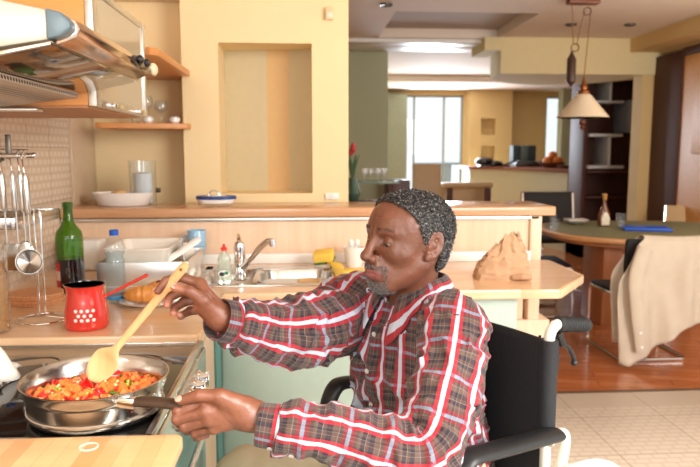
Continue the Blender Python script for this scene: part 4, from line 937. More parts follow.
# joint positions of the seated man, in metres
J = {
 'Lsh': V(0.316, 1.396, 1.037),
 'Lel': V(0.21, 1.218, 0.841),
 'Lfa': V(0.045, 1.214, 0.886),
 'Lcuff': V(-0.048, 1.222, 0.902),
 'Lwr': V(-0.106, 1.229, 0.925),
 'Rsh': V(0.121, 1.701, 1.028),
 'Rel': V(-0.006, 1.535, 1.001),
 'Rfa': V(-0.096, 1.463, 1.027),
 'Rcuff': V(-0.155, 1.4, 1.06),
 'Rwr': V(-0.176, 1.384, 1.076),
 'Li_m': V(-0.186, 1.23, 0.954),
 'Lm_m': V(-0.187, 1.218, 0.939),
 'Lr_m': V(-0.182, 1.219, 0.922),
 'Lp_m': V(-0.174, 1.226, 0.901),
 'Li_p': V(-0.241, 1.232, 0.936),
 'Lm_p': V(-0.242, 1.228, 0.921),
 'Lr_p': V(-0.23, 1.231, 0.904),
 'Lp_p': V(-0.212, 1.24, 0.888),
 'Li_d': V(-0.244, 1.258, 0.917),
 'Lm_d': V(-0.243, 1.258, 0.901),
 'Lr_d': V(-0.23, 1.258, 0.885),
 'Lp_d': V(-0.212, 1.26, 0.871),
 'Li_t': V(-0.223, 1.266, 0.909),
 'Lm_t': V(-0.221, 1.266, 0.895),
 'Lr_t': V(-0.21, 1.266, 0.882),
 'Lp_t': V(-0.195, 1.267, 0.871),
 'Lt_c': V(-0.118, 1.218, 0.949),
 'Lt_m': V(-0.159, 1.21, 0.971),
 'Lt_i': V(-0.196, 1.211, 0.973),
 'Lt_t': V(-0.232, 1.218, 0.962),
 'Lc1': V(-0.113, 1.23, 0.943),
 'Lc2': V(-0.113, 1.221, 0.921),
 'Ri_m': V(-0.218, 1.39, 1.147),
 'Rm_m': V(-0.215, 1.408, 1.128),
 'Rr_m': V(-0.211, 1.42, 1.108),
 'Rp_m': V(-0.206, 1.422, 1.088),
 'Ri_p': V(-0.26, 1.395, 1.162),
 'Ri_d': V(-0.287, 1.386, 1.155),
 'Ri_t': V(-0.301, 1.374, 1.137),
 'Rm_p': V(-0.259, 1.406, 1.13),
 'Rm_d': V(-0.281, 1.391, 1.12),
 'Rm_t': V(-0.284, 1.373, 1.108),
 'Rr_p': V(-0.255, 1.418, 1.105),
 'Rr_d': V(-0.275, 1.401, 1.094),
 'Rr_t': V(-0.273, 1.38, 1.089),
 'Rp_p': V(-0.246, 1.424, 1.082),
 'Rp_d': V(-0.262, 1.405, 1.076),
 'Rp_t': V(-0.261, 1.387, 1.083),
 'Rt_c': V(-0.19, 1.367, 1.097),
 'Rt_m': V(-0.207, 1.353, 1.121),
 'Rt_i': V(-0.232, 1.347, 1.141),
 'Rt_t': V(-0.262, 1.35, 1.149),
 'Rth': V(-0.214, 1.368, 1.105),
 'Rth2': V(-0.195, 1.376, 1.086),
 'Lth': V(-0.146, 1.217, 0.956),
 'Lth2': V(-0.124, 1.222, 0.942),
 'Rc1': V(-0.183, 1.382, 1.097),
 'Rc2': V(-0.176, 1.389, 1.074),
 'Spa': V(-0.242, 1.375, 1.18),
 'Spb': V(-0.439, 1.458, 0.963),
 'chin': V(0.154, 1.467, 1.113),
 'ctip': V(0.224, 1.402, 1.035),
 'ctip2': V(0.151, 1.483, 1.08),
 'vneck': V(0.176, 1.459, 1.06),
 'hcen': V(0.238, 1.535, 1.221),
}
# ================================================================ DISTANCE-FIELD MODELLING HELPERS
def snet(f, lo, hi, h):
    """surface nets over the zero level of f, evaluated only near the surface"""
    lo = np.array(lo, float); hi = np.array(hi, float); C = 4
    n = (np.ceil((hi-lo)/(h*C)).astype(int)+1)*C+1
    ax = [lo[i]+h*np.arange(n[i]) for i in range(3)]
    cg = np.stack(np.meshgrid(*[a[::C] for a in ax], indexing='ij'), -1)
    cv = f(cg.reshape(-1, 3)).reshape(cg.shape[:3])
    near = np.abs(cv) < h*C*2.2
    blk = np.zeros(near.shape, bool)
    for dx in (0, 1):
        for dy in (0, 1):
            for dz in (0, 1):
                blk[:near.shape[0]-dx, :near.shape[1]-dy, :near.shape[2]-dz] |= near[dx:, dy:, dz:]
    val = np.repeat(np.repeat(np.repeat(cv, C, 0), C, 1), C, 2)[:n[0], :n[1], :n[2]]
    mask = np.repeat(np.repeat(np.repeat(blk, C, 0), C, 1), C, 2)[:n[0], :n[1], :n[2]].copy()
    m2 = mask.copy(); m2[1:] |= mask[:-1]; m2[:, 1:] |= m2[:, :-1].copy(); m2[:, :, 1:] |= m2[:, :, :-1].copy()
    idx = np.argwhere(m2); pts = lo+idx*h
    out = np.empty(len(pts))
    for a in range(0, len(pts), 400000): out[a:a+400000] = f(pts[a:a+400000])
    val[tuple(idx.T)] = out
    ins = val < 0
    cx = ins[:-1, :-1, :-1].astype(np.int8)
    s = np.zeros(cx.shape, np.int8)
    for dx in (0, 1):
        for dy in (0, 1):
            for dz in (0, 1): s += ins[dx:n[0]-1+dx, dy:n[1]-1+dy, dz:n[2]-1+dz]
    cells = np.argwhere((s > 0) & (s < 8)); cid = -np.ones(s.shape, int); cid[tuple(cells.T)] = np.arange(len(cells))
    acc = np.zeros((len(cells), 3)); cnt = np.zeros(len(cells))
    cor = [(i, j, k) for i in (0, 1) for j in (0, 1) for k in (0, 1)]
    for a in cor:
        for d in range(3):
            if a[d]: continue
            b = list(a); b[d] = 1
            va = val[tuple((cells+a).T)]; vb = val[tuple((cells+b).T)]; m = (va < 0) != (vb < 0)
            t = va[m]/(va[m]-vb[m]); p = np.tile(np.array(a, float), (m.sum(), 1)); p[:, d] = t
            acc[m] += p; cnt[m] += 1
    verts = lo+h*(cells+acc/cnt[:, None])
    faces = []
    for d in range(3):
        e1, e2 = [(1, 2), (2, 0), (0, 1)][d]
        a = ins; sl0 = [slice(None)]*3; sl1 = [slice(None)]*3; sl0[d] = slice(0, -1); sl1[d] = slice(1, None)
        A = ins[tuple(sl0)]; B = ins[tuple(sl1)]; ed = np.argwhere(A != B)
        ok = (ed[:, e1] > 0) & (ed[:, e2] > 0) & (ed[:, e1] < n[e1]-1) & (ed[:, e2] < n[e2]-1); ed = ed[ok]
        flip = ~A[tuple(ed.T)]
        o1 = np.zeros(3, int); o1[e1] = 1; o2 = np.zeros(3, int); o2[e2] = 1
        q = np.stack([cid[tuple((ed-o1-o2).T)], cid[tuple((ed-o2).T)], cid[tuple(ed.T)], cid[tuple((ed-o1).T)]], 1)
        q[flip] = q[flip][:, ::-1]; faces.append(q)
    faces = np.concatenate(faces); faces = faces[(faces >= 0).all(1)]
    return verts, faces
def smin(a, b, k):
    h = np.clip(.5+.5*(b-a)/k, 0, 1); return b+(a-b)*h-k*h*(1-h)
def ssub(a, b, k): return -smin(-a, b, k)      # a minus b
def sph(P, c, r): return np.linalg.norm(P-c, axis=1)-r
def ell(P, c, R, A=None):
    q = P-np.asarray(c)
    if A is not None: q = q@np.asarray(A).T
    R = np.asarray(R, float); k0 = np.linalg.norm(q/R, axis=1); k1 = np.linalg.norm(q/R**2, axis=1)+1e-9
    return k0*(k0-1)/k1
def rc(P, a, b, ra, rb):
    a = np.asarray(a, float); b = np.asarray(b, float); ab = b-a; t = np.clip(((P-a)@ab)/(ab@ab), 0, 1)
    return np.linalg.norm(P-a-t[:, None]*ab, axis=1)-(ra+(rb-ra)*t)
_h = rng.random((32, 32, 32))
def vnoise(P, f=1., o=0):
    q = P*f+o*7.31+100.; i = np.floor(q).astype(int); t = q-i; t = t*t*(3-2*t); r = 0
    for dx in (0, 1):
        for dy in (0, 1):
            for dz in (0, 1):
                w = (t[:, 0] if dx else 1-t[:, 0])*(t[:, 1] if dy else 1-t[:, 1])*(t[:, 2] if dz else 1-t[:, 2])
                r = r+w*_h[(i[:, 0]+dx) % 32, (i[:, 1]+dy) % 32, (i[:, 2]+dz) % 32]
    return r
def ridge(P, f, o=0): return 1-np.abs(2*vnoise(P, f, o)-1)
def mesh_obj(name, verts, faces, mats, parent, uvs=None, col=None, mi=None):
    me = bpy.data.meshes.new(name); off = parent_world(parent)
    F = np.asarray(faces); nf = len(F)
    me.vertices.add(len(verts)); me.vertices.foreach_set('co', (np.asarray(verts)-off).ravel())
    me.loops.add(nf*4); me.loops.foreach_set('vertex_index', F.ravel())
    me.polygons.add(nf); me.polygons.foreach_set('loop_start', np.arange(nf)*4); me.polygons.foreach_set('loop_total', np.full(nf, 4))
    if mi is not None: me.polygons.foreach_set('material_index', mi)
    me.update(calc_edges=True)
    me.polygons.foreach_set('use_smooth', [True]*nf)
    if uvs is not None:
        l = me.uv_layers.new(name='cloth'); l.data.foreach_set('uv', np.asarray(uvs).ravel())
    if col is not None:
        a = me.attributes.new('tint', 'FLOAT_COLOR', 'POINT'); a.data.foreach_set('color', np.asarray(col).ravel())
    for m in (mats if isinstance(mats, (list, tuple)) else [mats]): me.materials.append(m)
    o = bpy.data.objects.new(name, me); COL.objects.link(o); o.parent = parent; return o

# ================================================================ THE MAN
F_ = unit(V(-.82, -.57, 0)); S_ = V(-F_[1]*-1, 0, 0)
S_ = V(.57, -.82, 0); S_ = unit(S_); U_ = V(0, 0, 1)
man = thing('person', (.30, 1.62, 0), 'man in red and brown plaid shirt sitting in a wheelchair, stirring the pan', 'person')
# ---- head
hc = J['hcen']; hs = 1.03
fx = unit(V(-.855, -.50, .03)); fy = unit(np.cross(V(0, 0, 1), fx)); 
fy = unit(fy+V(0, 0, -.03)); fz = np.cross(fx, fy); HA = np.stack([fx, fy, fz])
def head_raw(L):
    a = np.abs(L[:, 1]); Q = L.copy(); Q[:, 1] = a        # mirrored coordinates
    d = ell(L, (-.014, 0, .026), (.100, .078, .077))
    d = smin(d, ell(L, (.030, 0, .026), (.056, .062, .058)), .03)
    d = smin(d, ell(L, (.030, 0, -.030), (.056, .060, .070)), .03)
    d = smin(d, rc(Q, (-.002, .052, -.052), (.058, .022, -.094), .020, .020), .03)
    d = smin(d, ell(L, (.071, 0, -.103), (.022, .025, .018)), .02)
    d = smin(d, ell(L, (.020, 0, -.075), (.048, .044, .032)), .03)
    d = smin(d, ell(Q, (.052, .042, -.026), (.026, .020, .020)), .02)             # cheekbone
    d = smin(d, rc(Q, (.082, .008, .020), (.066, .046, .020), .010, .009), .014)     # brow
    d = ssub(d, ell(Q, (.098, .031, .001), (.021, .019, .012)), .012)             # socket
    d = smin(d, sph(Q, (.0715, .0315, -.001), .0138), .004)                       # lids
    d = smin(d, rc(Q, (.078, .024, -.016), (.069, .042, -.014), .004, .003), .008)  # bag under the eye
    # nose
    d = smin(d, rc(L, (.088, 0, .010), (.108, 0, -.028), .0075, .0105), .010)
    d = smin(d, ell(L, (.112, 0, -.035), (.0135, .014, .0115)), .007)
    d = smin(d, ell(Q, (.100, .0155, -.040), (.0135, .0085, .0095)), .006)
    d = ssub(d, ell(Q, (.107, .0085, -.0495), (.006, .0045, .006)), .003)
    # mouth
    d = smin(d, ell(L, (.078, 0, -.069), (.026, .034, .028)), .015)
    d = ssub(d, rc(Q, (.098, .020, -.038), (.086, .036, -.066), .003, .003), .008)
    def lip(z, r, x0, w): return np.minimum(rc(Q, (x0, 0, z), (x0-.008, w*.6, z-.0005), r, r*.95), rc(Q, (x0-.008, w*.6, z-.0005), (x0-.020, w, z-.003), r*.95, r*.4))
    d = smin(d, lip(-.0680, .0052, .1005, .026), .004)
    d = smin(d, lip(-.0785, .0062, .0985, .024), .004)
    d = ssub(d, np.minimum(rc(Q, (.110, 0, -.0730), (.097, .018, -.0735), .0016, .0016), rc(Q, (.097, .018, -.0735), (.084, .029, -.076), .0016, .0012)), .003)
    d = ssub(d, rc(Q, (.108, 0, -.0930), (.096, .014, -.0940), .006, .005), .008)
    # forehead furrows, frown
    for k, z in enumerate((.050, .061)): d = ssub(d, rc(Q, (.0905-k*.005, 0, z), (.070-k*.004, .034, z+.002), .0010, .0007), .003)
    d = ssub(d, rc(Q, (.0965, .006, .016), (.093, .007, .034), .0014, .001), .004)
    # eye slit
    d = ssub(d, ell(Q, (.0845, .0315, -.0062), (.0105, .0140, .0015)), .0010)
    # ear
    EA = np.array([[.94, 0, .34], [0, 1, 0], [-.34, 0, .94]]); eu = EA[0]; ew = EA[2]
    ec = np.array([-.010, .079, -.008])
    d = smin(d, rc(Q, (-.004, .066, -.012), (-.012, .076, -.006), .016, .010), .006)
    q = (Q-ec)@EA.T; q2 = q.copy(); q2[:, 1] -= .35*np.maximum(0, -q[:, 0])*1.0
    rr = np.sqrt((q2[:, 0]/.0165)**2+((q2[:, 2]-.004)/.027)**2)
    helix = np.sqrt(((rr-1)*.018)**2+q2[:, 1]**2)-.0042
    helix = np.where((q2[:, 0] > .006) & (q2[:, 2] < .0), .01, helix)
    disc = np.maximum(np.abs(q2[:, 1]+.003)-.0025, (rr-1)*.017)
    e = smin(helix, disc, .004)
    rr2 = np.sqrt(((q2[:, 0]+.001)/.010)**2+((q2[:, 2]-.006)/.017)**2)
    e = smin(e, np.maximum(np.sqrt(((rr2-1)*.011)**2+(q2[:, 1]-.001)**2)-.0028, 0*rr-1), .003)
    e = smin(e, ell(q2, (.003, 0, -.027), (.0085, .005, .0105)), .004)
    e = ssub(e, ell(q2, (.003, .004, -.004), (.0075, .0055, .011)), .003)
    e = smin(e, ell(q2, (.0125, .0005, -.006), (.004, .004, .006)), .003)
    return smin(d, e, .004)
nb = V(.262, 1.580, 1.055)
def head(Pw):
    L = (Pw-hc)@HA.T/hs
    d = head_raw(L)*hs
    n0 = hc+HA.T@V(-.022, 0, -.055)*hs
    d = smin(d, rc(Pw, n0, nb+V(0, 0, -.01), .056, .064), .018)
    d = smin(d, rc(Pw, hc+HA.T@V(-.035, .055, -.03)*hs, nb+F_*.055+S_*.012, .012, .012), .012)
    d -= (vnoise(Pw, 260.)-.5)*.0006+(vnoise(Pw, 90., 3)-.5)*.0010
    return d
hv, hf = snet(head, hc-V(.15, .15, .21), hc+V(.16, .15, .145), .0021)
L = (hv-hc)@HA.T/hs
Ly = np.abs(L[:, 1])
lip = np.clip(1-np.abs(L[:, 2]+.0735)/.0125, 0, 1)*np.clip((L[:, 0]-.081)/.006, 0, 1)*np.clip((.031-Ly)/.006, 0, 1)
lip = np.clip(lip*2.2, 0, 1)
shade = .80+.26*vnoise(hv, 30., 5)+.14*(vnoise(hv, 180., 2)-.5)
skin0 = np.array(lin((118, 72, 52))[:3]); lipc = np.array(lin((136, 80, 74))[:3]); 
hcol = skin0*shade[:, None]; hcol = hcol*(1-lip[:, None])+lipc*lip[:, None]
lidm = np.exp(-((L[:, 2]+.006)/.005)**2)*(Ly < .046)*(Ly > .016)*(L[:, 0] > .06); hcol *= (1-.25*lidm[:, None])

# ---- hands: fingers as tapered bone chains, webbed smoothly to the palm
def finger(P, js, rs, k=.003):
    d = None
    for a, b, ra, rb in zip(js[:-1], js[1:], rs[:-1], rs[1:]):
        q = rc(P, a, b, ra, rb); d = q if d is None else smin(d, q, k)
    return d
def hand(side, wr, c1, c2):
    g = lambda k: J[side+k]
    def f(P):
        palm = None; outs = []
        for k, (n, t, r) in enumerate((('i', 0, 1.), ('m', .33, 1.03), ('r', .66, .98), ('p', 1., .86))):
            base = c1+(c2-c1)*t
            m = rc(P, base, g(n+'_m'), .0145, .0122*r); palm = m if palm is None else smin(palm, m, .014)
            outs.append(finger(P, [g(n+'_m'), g(n+'_p'), g(n+'_d'), g(n+'_t')], [.0112*r, .0104*r, .0090*r, .0078*r]))
        palm = smin(palm, rc(P, wr, (c1+c2)/2, .0265, .021), .02)
        th = finger(P, [g('t_c'), g('t_m'), g('t_i'), g('t_t')], [.0165, .0128, .0112, .0092], .005)
        palm = smin(palm, th, .010); palm = smin(palm, rc(P, g('th'), g('th2'), .0165, .018), .014)
        palm = smin(palm, rc(P, g('t_m'), g('i_m'), .008, .008), .014)    # web
        d = palm
        fd = outs[0]
        for o in outs[1:]: fd = smin(fd, o, .0014)
        d = smin(d, fd, .006)
        for n in 'imrp':
            d = smin(d, sph(P, g(n+'_p'), .0108 if n != 'p' else .0094), .003)      # knuckles
        d += (vnoise(P, 220.)-.5)*.0007+(vnoise(P, 70., 4)-.5)*.0014
        # tendons and creases
        return d
    return f
lh = hand('L', J['Lwr'], J['Lc1'], J['Lc2']); rh = hand('R', J['Rwr'], J['Rc1'], J['Rc2'])
def lfull(P):
    d = lh(P); return smin(d, rc(P, J['Lwr'], J['Lfa'], .0265, .040), .015)
def rfull(P):
    d = rh(P); return smin(d, rc(P, J['Rwr'], J['Rfa'], .0265, .038), .015)
def bounds(keys, pad):
    a = np.array([J[k] for k in keys]); return a.min(0)-pad, a.max(0)+pad
lk = [k for k in J if k[0] == 'L' and k not in ('Lsh', 'Lel')]; rk = [k for k in J if k[0] == 'R' and k not in ('Rsh', 'Rel')]
lv, lf = snet(lfull, *bounds(lk, .045), .0021); rv, rf = snet(rfull, *bounds(rk, .045), .0021)
def handcol(v): return skin0*1.18*(.88+.24*vnoise(v, 30., 6)+.14*(vnoise(v, 160., 1)-.5))[:, None]
# ---- torso and legs under the clothes
CH = V(.262, 1.592, .90)
TA = np.stack([F_, S_, U_])
hipL, hipR = V(.31, 1.66, .60)+S_*.09, V(.31, 1.66, .60)-S_*.09
kneeL, kneeR = V(-.105, 1.375, .615), V(-.150, 1.60, .615)
ankL, ankR = V(-.05, 1.38, .17), V(-.06, 1.62, .17)
def torso(P, g=0.):
    d = ell(P, CH, (.118+g, .170+g, .175+g), TA)
    d = smin(d, ell(P, V(.285, 1.615, .72), (.135+g, .168+g, .20+g), TA), .06)
    d = smin(d, ell(P, V(.31, 1.645, .60), (.135+g, .178+g, .12+g), TA), .05)
    d = smin(d, rc(P, nb+V(0, 0, -.040)+S_*.05, J['Lsh'], .052+g*.6, .062+g), .05)
    d = smin(d, rc(P, nb+V(0, 0, -.040)-S_*.05, J['Rsh'], .052+g*.6, .060+g), .05)
    return d
def legs(P, g=0.):
    d = np.minimum(rc(P, hipL, kneeL, .085+g, .062+g), rc(P, hipR, kneeR, .085+g, .062+g))
    d2 = np.minimum(rc(P, kneeL, ankL, .056+g, .040+g), rc(P, kneeR, ankR, .056+g, .040+g))
    d = smin(d, d2, .04); return smin(d, ell(P, V(.31, 1.65, .62), (.13+g, .18+g, .12+g), TA), .05)
def core(P):
    d = torso(P, -.02)
    d = smin(d, rc(P, J['Lsh'], J['Lel'], .045, .040), .03); d = smin(d, rc(P, J['Rsh'], J['Rel'], .045, .038), .03)
    d = smin(d, rc(P, J['Lel'], J['Lfa'], .040, .034), .01); d = smin(d, rc(P, J['Rel'], J['Rfa'], .038, .032), .01)
    d = smin(d, rc(P, nb+V(0, 0, -.08), nb+V(0, 0, .01), .06, .055), .03)
    return smin(d, legs(P, -.018), .04)
cv_, cf_ = snet(core, (-.32, 1.05, .12), (.58, 1.95, 1.16), .011)
ccol = np.tile(skin0, (len(cv_), 1))
allv = np.concatenate([hv, lv, rv, cv_]); o1, o2_, o3 = len(hv), len(hv)+len(lv), len(hv)+len(lv)+len(rv)
allf = np.concatenate([hf, lf+o1, rf+o2_, cf_+o3])
rcol = handcol(rv)
tipd = np.min([np.linalg.norm(rv-J[k], axis=1) for k in ('Rm_t', 'Rr_t', 'Rp_t', 'Rt_t')], 0); tm = np.clip(1.25-tipd/.022, 0, 1)[:, None]*.6
rcol = rcol*(1-tm)+np.array(lin((196, 132, 108))[:3])*tm
allc = np.concatenate([hcol, handcol(lv), rcol, ccol]); allc = np.concatenate([allc, np.ones((len(allc), 1))], 1)
sm, nt, b = newmat('dark brown skin')
at = N(nt, 'ShaderNodeAttribute', attribute_name='tint'); nt.links.new(at.outputs['Color'], b.inputs['Base Color'])
b.inputs['Roughness'].default_value = .38; b.inputs['Specular IOR Level'].default_value = .6
b.inputs['Subsurface Weight'].default_value = .05; b.inputs['Subsurface Radius'].default_value = (1., .35, .2); b.inputs['Subsurface Scale'].default_value = .006
nz = N(nt, 'ShaderNodeTexNoise', i_Scale=420., i_Detail=3.); nt.links.new(mapped(nt), nz.inputs['Vector']); bump(nt, b, nz.outputs[0], .5, .0012)
body = mesh_obj('body', allv, allf, sm, man, col=allc)
# eyes
for sy in (1, -1):
    e = hc+HA.T@V(.0712, .0315*sy, -.002)*hs
    eb = MB().ball(e, .0128*hs, 20)
    eo = eb.build('eye', plain('eye white', (176, 160, 148), .12, var=.03), man)
    MB().ball(e+HA.T@V(.0058, .0, -.0062)*hs, .0075*hs, 14).build('iris', plain('dark iris', (24, 14, 10), .08), eo)
# nails
def nail(t, i, up, w=.0062):
    d = unit(t-i); up = unit(up-d*np.dot(up, d)); c = t+d*.001+up*.0079
    return MB().ball(c, (.0078, w, .0016), 14, ax=(d, np.cross(up, d), unit(up-d*.08)))
nm = plain('finger nail', (206, 158, 138), .25, var=.03, coat=.3)
nail(J['Lt_t'], J['Lt_i'], V(.05, -.72, .70)).build('nail', nm, man)
nail(J['Rt_t'], J['Rt_i'], V(.15, -.85, .50)).build('nail', nm, man)
nail(J['Ri_t'], J['Ri_d'], V(-.8, .1, .5), .005).build('nail', nm, man)

# ---- hair, moustache and beard: thousands of tiny curled tufts over a close cap
hm = [plain('black hair', (14, 13, 14), .55, var=.2), plain('dark grey hair', (46, 45, 46), .55, var=.2), plain('light grey hair', (112, 109, 107), .6, var=.1), plain('white hair', (176, 172, 168), .6, var=.05)]
def hair_b(L):
    x, z = L[:, 0], L[:, 2]
    b1 = np.interp(z, [-.03, 0, .025, .048, .066, .083, .115], [.006, .016, .026, .034, .048, .064, .095])-x
    lw = np.interp(x, [-.12, -.05, -.040, -.030, -.004, .008, .016, .03, .12], [-.088, -.078, -.04, .018, .026, -.010, -.024, -.02, .05])
    return np.minimum(b1, (z-lw)*.8)
cells = head
def capf(P):
    L = (P-hc)@HA.T/hs
    d = ell(L, (-.014, 0, .025), (.1055, .083, .0825))
    d = smin(d, ell(L, (.030, 0, .026), (.0605, .0675, .0630)), .03)
    d = smin(d, ell(L, (-.045, 0, -.02), (.058, .068, .072)), .02)*hs
    d -= (vnoise(P, 300.)-.5)*.0045+(ridge(P, 110., 4)-.5)*.0035
    return np.maximum(d, -hair_b(L)*hs*1.0+.002+(vnoise(P, 160., 8)-.5)*.009)
kv, kf = snet(capf, hc-V(.15, .15, .14), hc+V(.15, .15, .15), .0026)
fn = np.cross(kv[kf[:, 2]]-kv[kf[:, 0]], kv[kf[:, 3]]-kv[kf[:, 1]]); fc = kv[kf].mean(1); fn /= np.linalg.norm(fn, axis=1)[:, None]+1e-9
Lc = (fc-hc)@HA.T/hs
def greyness(L): return np.clip(.34+.62*np.clip((L[:, 0]-.0)/.05, 0, 1)*np.clip((.085-L[:, 2])/.06, 0, 1)+.25*np.clip((.02-L[:, 2])/.05, 0, 1), 0, .9)
def pick(gr, n): 
    r = rng.random(n); return np.where(r > gr*1.2, 0, np.where(r > gr*.65, 1, np.where(r > gr*.14, 2, 3)))
gr_ = greyness(Lc)
hair = mesh_obj('hair', kv, kf, hm, man, mi=np.where(rng.random(len(kf)) < gr_*.30, 2, np.where(rng.random(len(kf)) < gr_, 1, 0)))
def tufts(base, nor, ln, rad, mi, curl=1.):
    mb = MB()
    for p, nn_, l, m in zip(base, nor, ln, mi):
        t = unit(np.cross(nn_, rng.normal(size=3))); pts = []
        for k in range(4):
            q = k/3; ang = q*2.6*curl; pts.append(p+nn_*(l*(math.sin(min(ang, 2.2))*.62))+t*(l*.55*(1-math.cos(ang))*.6))
        mb.tube(pts, [rad, rad, rad*.9, rad*.6], 3, int(m))
    return mb
sel = rng.choice(len(fc), 9000, replace=True)
sel = sel[(hair_b(Lc[sel]) > -.0015) & (np.einsum('ij,ij->i', fn[sel], fc[sel]-hc) > .02)]
tufts(fc[sel]-fn[sel]*.001, fn[sel], rng.uniform(.004, .008, len(sel)), .00055, pick(greyness(Lc[sel]), len(sel))).build('hair_curls', hm, hair)
# facial hair from the head surface itself
fn2 = np.cross(hv[hf[:, 2]]-hv[hf[:, 0]], hv[hf[:, 3]]-hv[hf[:, 1]]); fc2 = hv[hf].mean(1); fn2 /= np.linalg.norm(fn2, axis=1)[:, None]+1e-9
L2 = (fc2-hc)@HA.T/hs; x, y, z = L2[:, 0], np.abs(L2[:, 1]), L2[:, 2]
must = (x > .080) & (y < .036) & (z < -.0530-.10*np.maximum(0, y-.012)) & (z > -.0625-.24*np.maximum(0, y-.010))
side = (x > .070) & (y > .029) & (y < .036) & (z < -.058) & (z > -.095)
chin = (x > .050) & (z < -.0900) & (z > -.130) & (y < .034)
jaw = (x > .0) & (z < -.075-.3*(x-.02)) & (z > -.13) & (rng.random(len(x)) < .12)
brow = (x > .06) & (y > .013) & (y < .050) & (np.abs(z-(.0255-.10*np.maximum(0, y-.035))) < .0038)
w_ = np.where(must, .62, 0)+np.where(side, .35, 0)+np.where(chin, .8, 0)+0
ids = np.repeat(np.arange(len(x)), rng.poisson(w_*2.4))
gm_ = np.where(z[ids] < -.085, 1.25, .95)
bmi = np.where(rng.random(len(ids)) < .10, 0, pick(gm_, len(ids)))
beard = tufts(fc2[ids], fn2[ids]*.8+np.array([0, 0, -.5])*.6, rng.uniform(.0022, .0050, len(ids)), .00040, bmi, .8).build('beard', hm, man)
ids = np.repeat(np.arange(len(x)), rng.poisson(np.where(brow, 1.0, 0)))
tufts(fc2[ids], fn2[ids]*.5+(fy*np.sign(L2[ids, 1])[:, None])*.6+fz*.3, rng.uniform(.002, .004, len(ids)), .0004, np.where(rng.random(len(ids)) < .5, 0, 1), .7).build('eyebrow', hm, man)

# ---- plaid cloth
pm, nt, b = newmat('plaid cotton')
uv = N(nt, 'ShaderNodeUVMap', uv_map='cloth'); sp = N(nt, 'ShaderNodeSeparateXYZ'); nt.links.new(uv.outputs[0], sp.inputs[0])
BR, BR2, RD, RD2, WH, NV, LT = (lin(c) for c in ((78, 58, 52), (94, 74, 66), (168, 26, 42), (130, 24, 38), (198, 210, 228), (28, 28, 42), (132, 114, 106)))
def fr(sock, period, off=0.):
    m1 = N(nt, 'ShaderNodeMath', operation='MULTIPLY_ADD'); m1.inputs[1].default_value = 1/period; m1.inputs[2].default_value = 100+off
    nt.links.new(sock, m1.inputs[0]); m2 = N(nt, 'ShaderNodeMath', operation='FRACT'); nt.links.new(m1.outputs[0], m2.inputs[0]); return m2.outputs[0]
warp = ramp(nt, fr(sp.outputs[0], .060), [(0, NV), (.06, RD), (.19, WH), (.33, RD), (.46, NV), (.52, BR), (.66, LT), (.68, BR), (.80, LT), (.82, NV), (.90, BR2)], 'CONSTANT')
weft = ramp(nt, fr(sp.outputs[1], .076, .3), [(0, BR), (.08, RD2), (.18, (.24, .31, .42, 1)), (.27, RD2), (.36, BR), (.45, LT), (.47, BR2), (.60, NV), (.72, BR), (.80, LT), (.815, NV), (.92, BR2)], 'CONSTANT')
wmask = ramp(nt, fr(sp.outputs[0], .060), [(0, (.20,)*3+(1,)), (.06, (.78,)*3+(1,)), (.46, (.40,)*3+(1,))], 'CONSTANT')
mx = N(nt, 'ShaderNodeMix', data_type='RGBA'); nt.links.new(wmask, mx.inputs[0]); nt.links.new(weft, mx.inputs[6]); nt.links.new(warp, mx.inputs[7])
nt.links.new(mx.outputs[2], b.inputs['Base Color']); b.inputs['Roughness'].default_value = .85; b.inputs['Sheen Weight'].default_value = .15
wv = N(nt, 'ShaderNodeTexNoise', i_Scale=900.); nt.links.new(mapped(nt), wv.inputs['Vector']); bump(nt, b, wv.outputs[0], .15, .0006)
def centreline(pts, n=40):
    P = smooth_path(pts, 14); return np.array(P)
def frames(C, start):
    T = np.gradient(C, axis=0); T /= np.linalg.norm(T, axis=1)[:, None]; E = []; e = unit(start-T[0]*np.dot(start, T[0]))
    for t in T: e = unit(e-t*np.dot(e, t)); E.append(e)
    return T, np.array(E)
cl = {'L': centreline([J['Lsh']+V(.01, 0, .01), (J['Lsh']+J['Lel'])/2+V(.02, -.005, -.005), J['Lel']+V(.005, .005, .0), J['Lfa'], J['Lcuff']]),
      'R': centreline([J['Rsh'], (J['Rsh']+J['Rel'])/2+V(.005, 0, -.012), J['Rel'], J['Rfa'], J['Rcuff']])}
fr_s = {k: frames(cl[k], V(0, -.3, 1)) for k in cl}
cum = {k: np.concatenate([[0], np.cumsum(np.linalg.norm(np.diff(cl[k], axis=0), axis=1))]) for k in cl}
def limb_uv(P, k, R0, thref=None):
    C = cl[k]; d = np.linalg.norm(P[:, None]-C[None], axis=2); i = d.argmin(1); T, E = fr_s[k]
    q = P-C[i]; s = cum[k][i]+np.einsum('ij,ij->i', q, T[i]); e2 = np.cross(T[i], E[i])
    th = np.arctan2(np.einsum('ij,ij->i', q, e2), np.einsum('ij,ij->i', q, E[i]))
    return th, s
rad = {'L': lambda s: np.interp(s, np.array([0, .12, .26, .34, .46, .52])*cum['L'][-1]/.50, [.068, .070, .066, .061, .049, .044]),
       'R': lambda s: np.interp(s, np.array([0, .14, .26, .34, .44, .48])*cum['R'][-1]/.46, [.080, .082, .078, .062, .049, .045])}
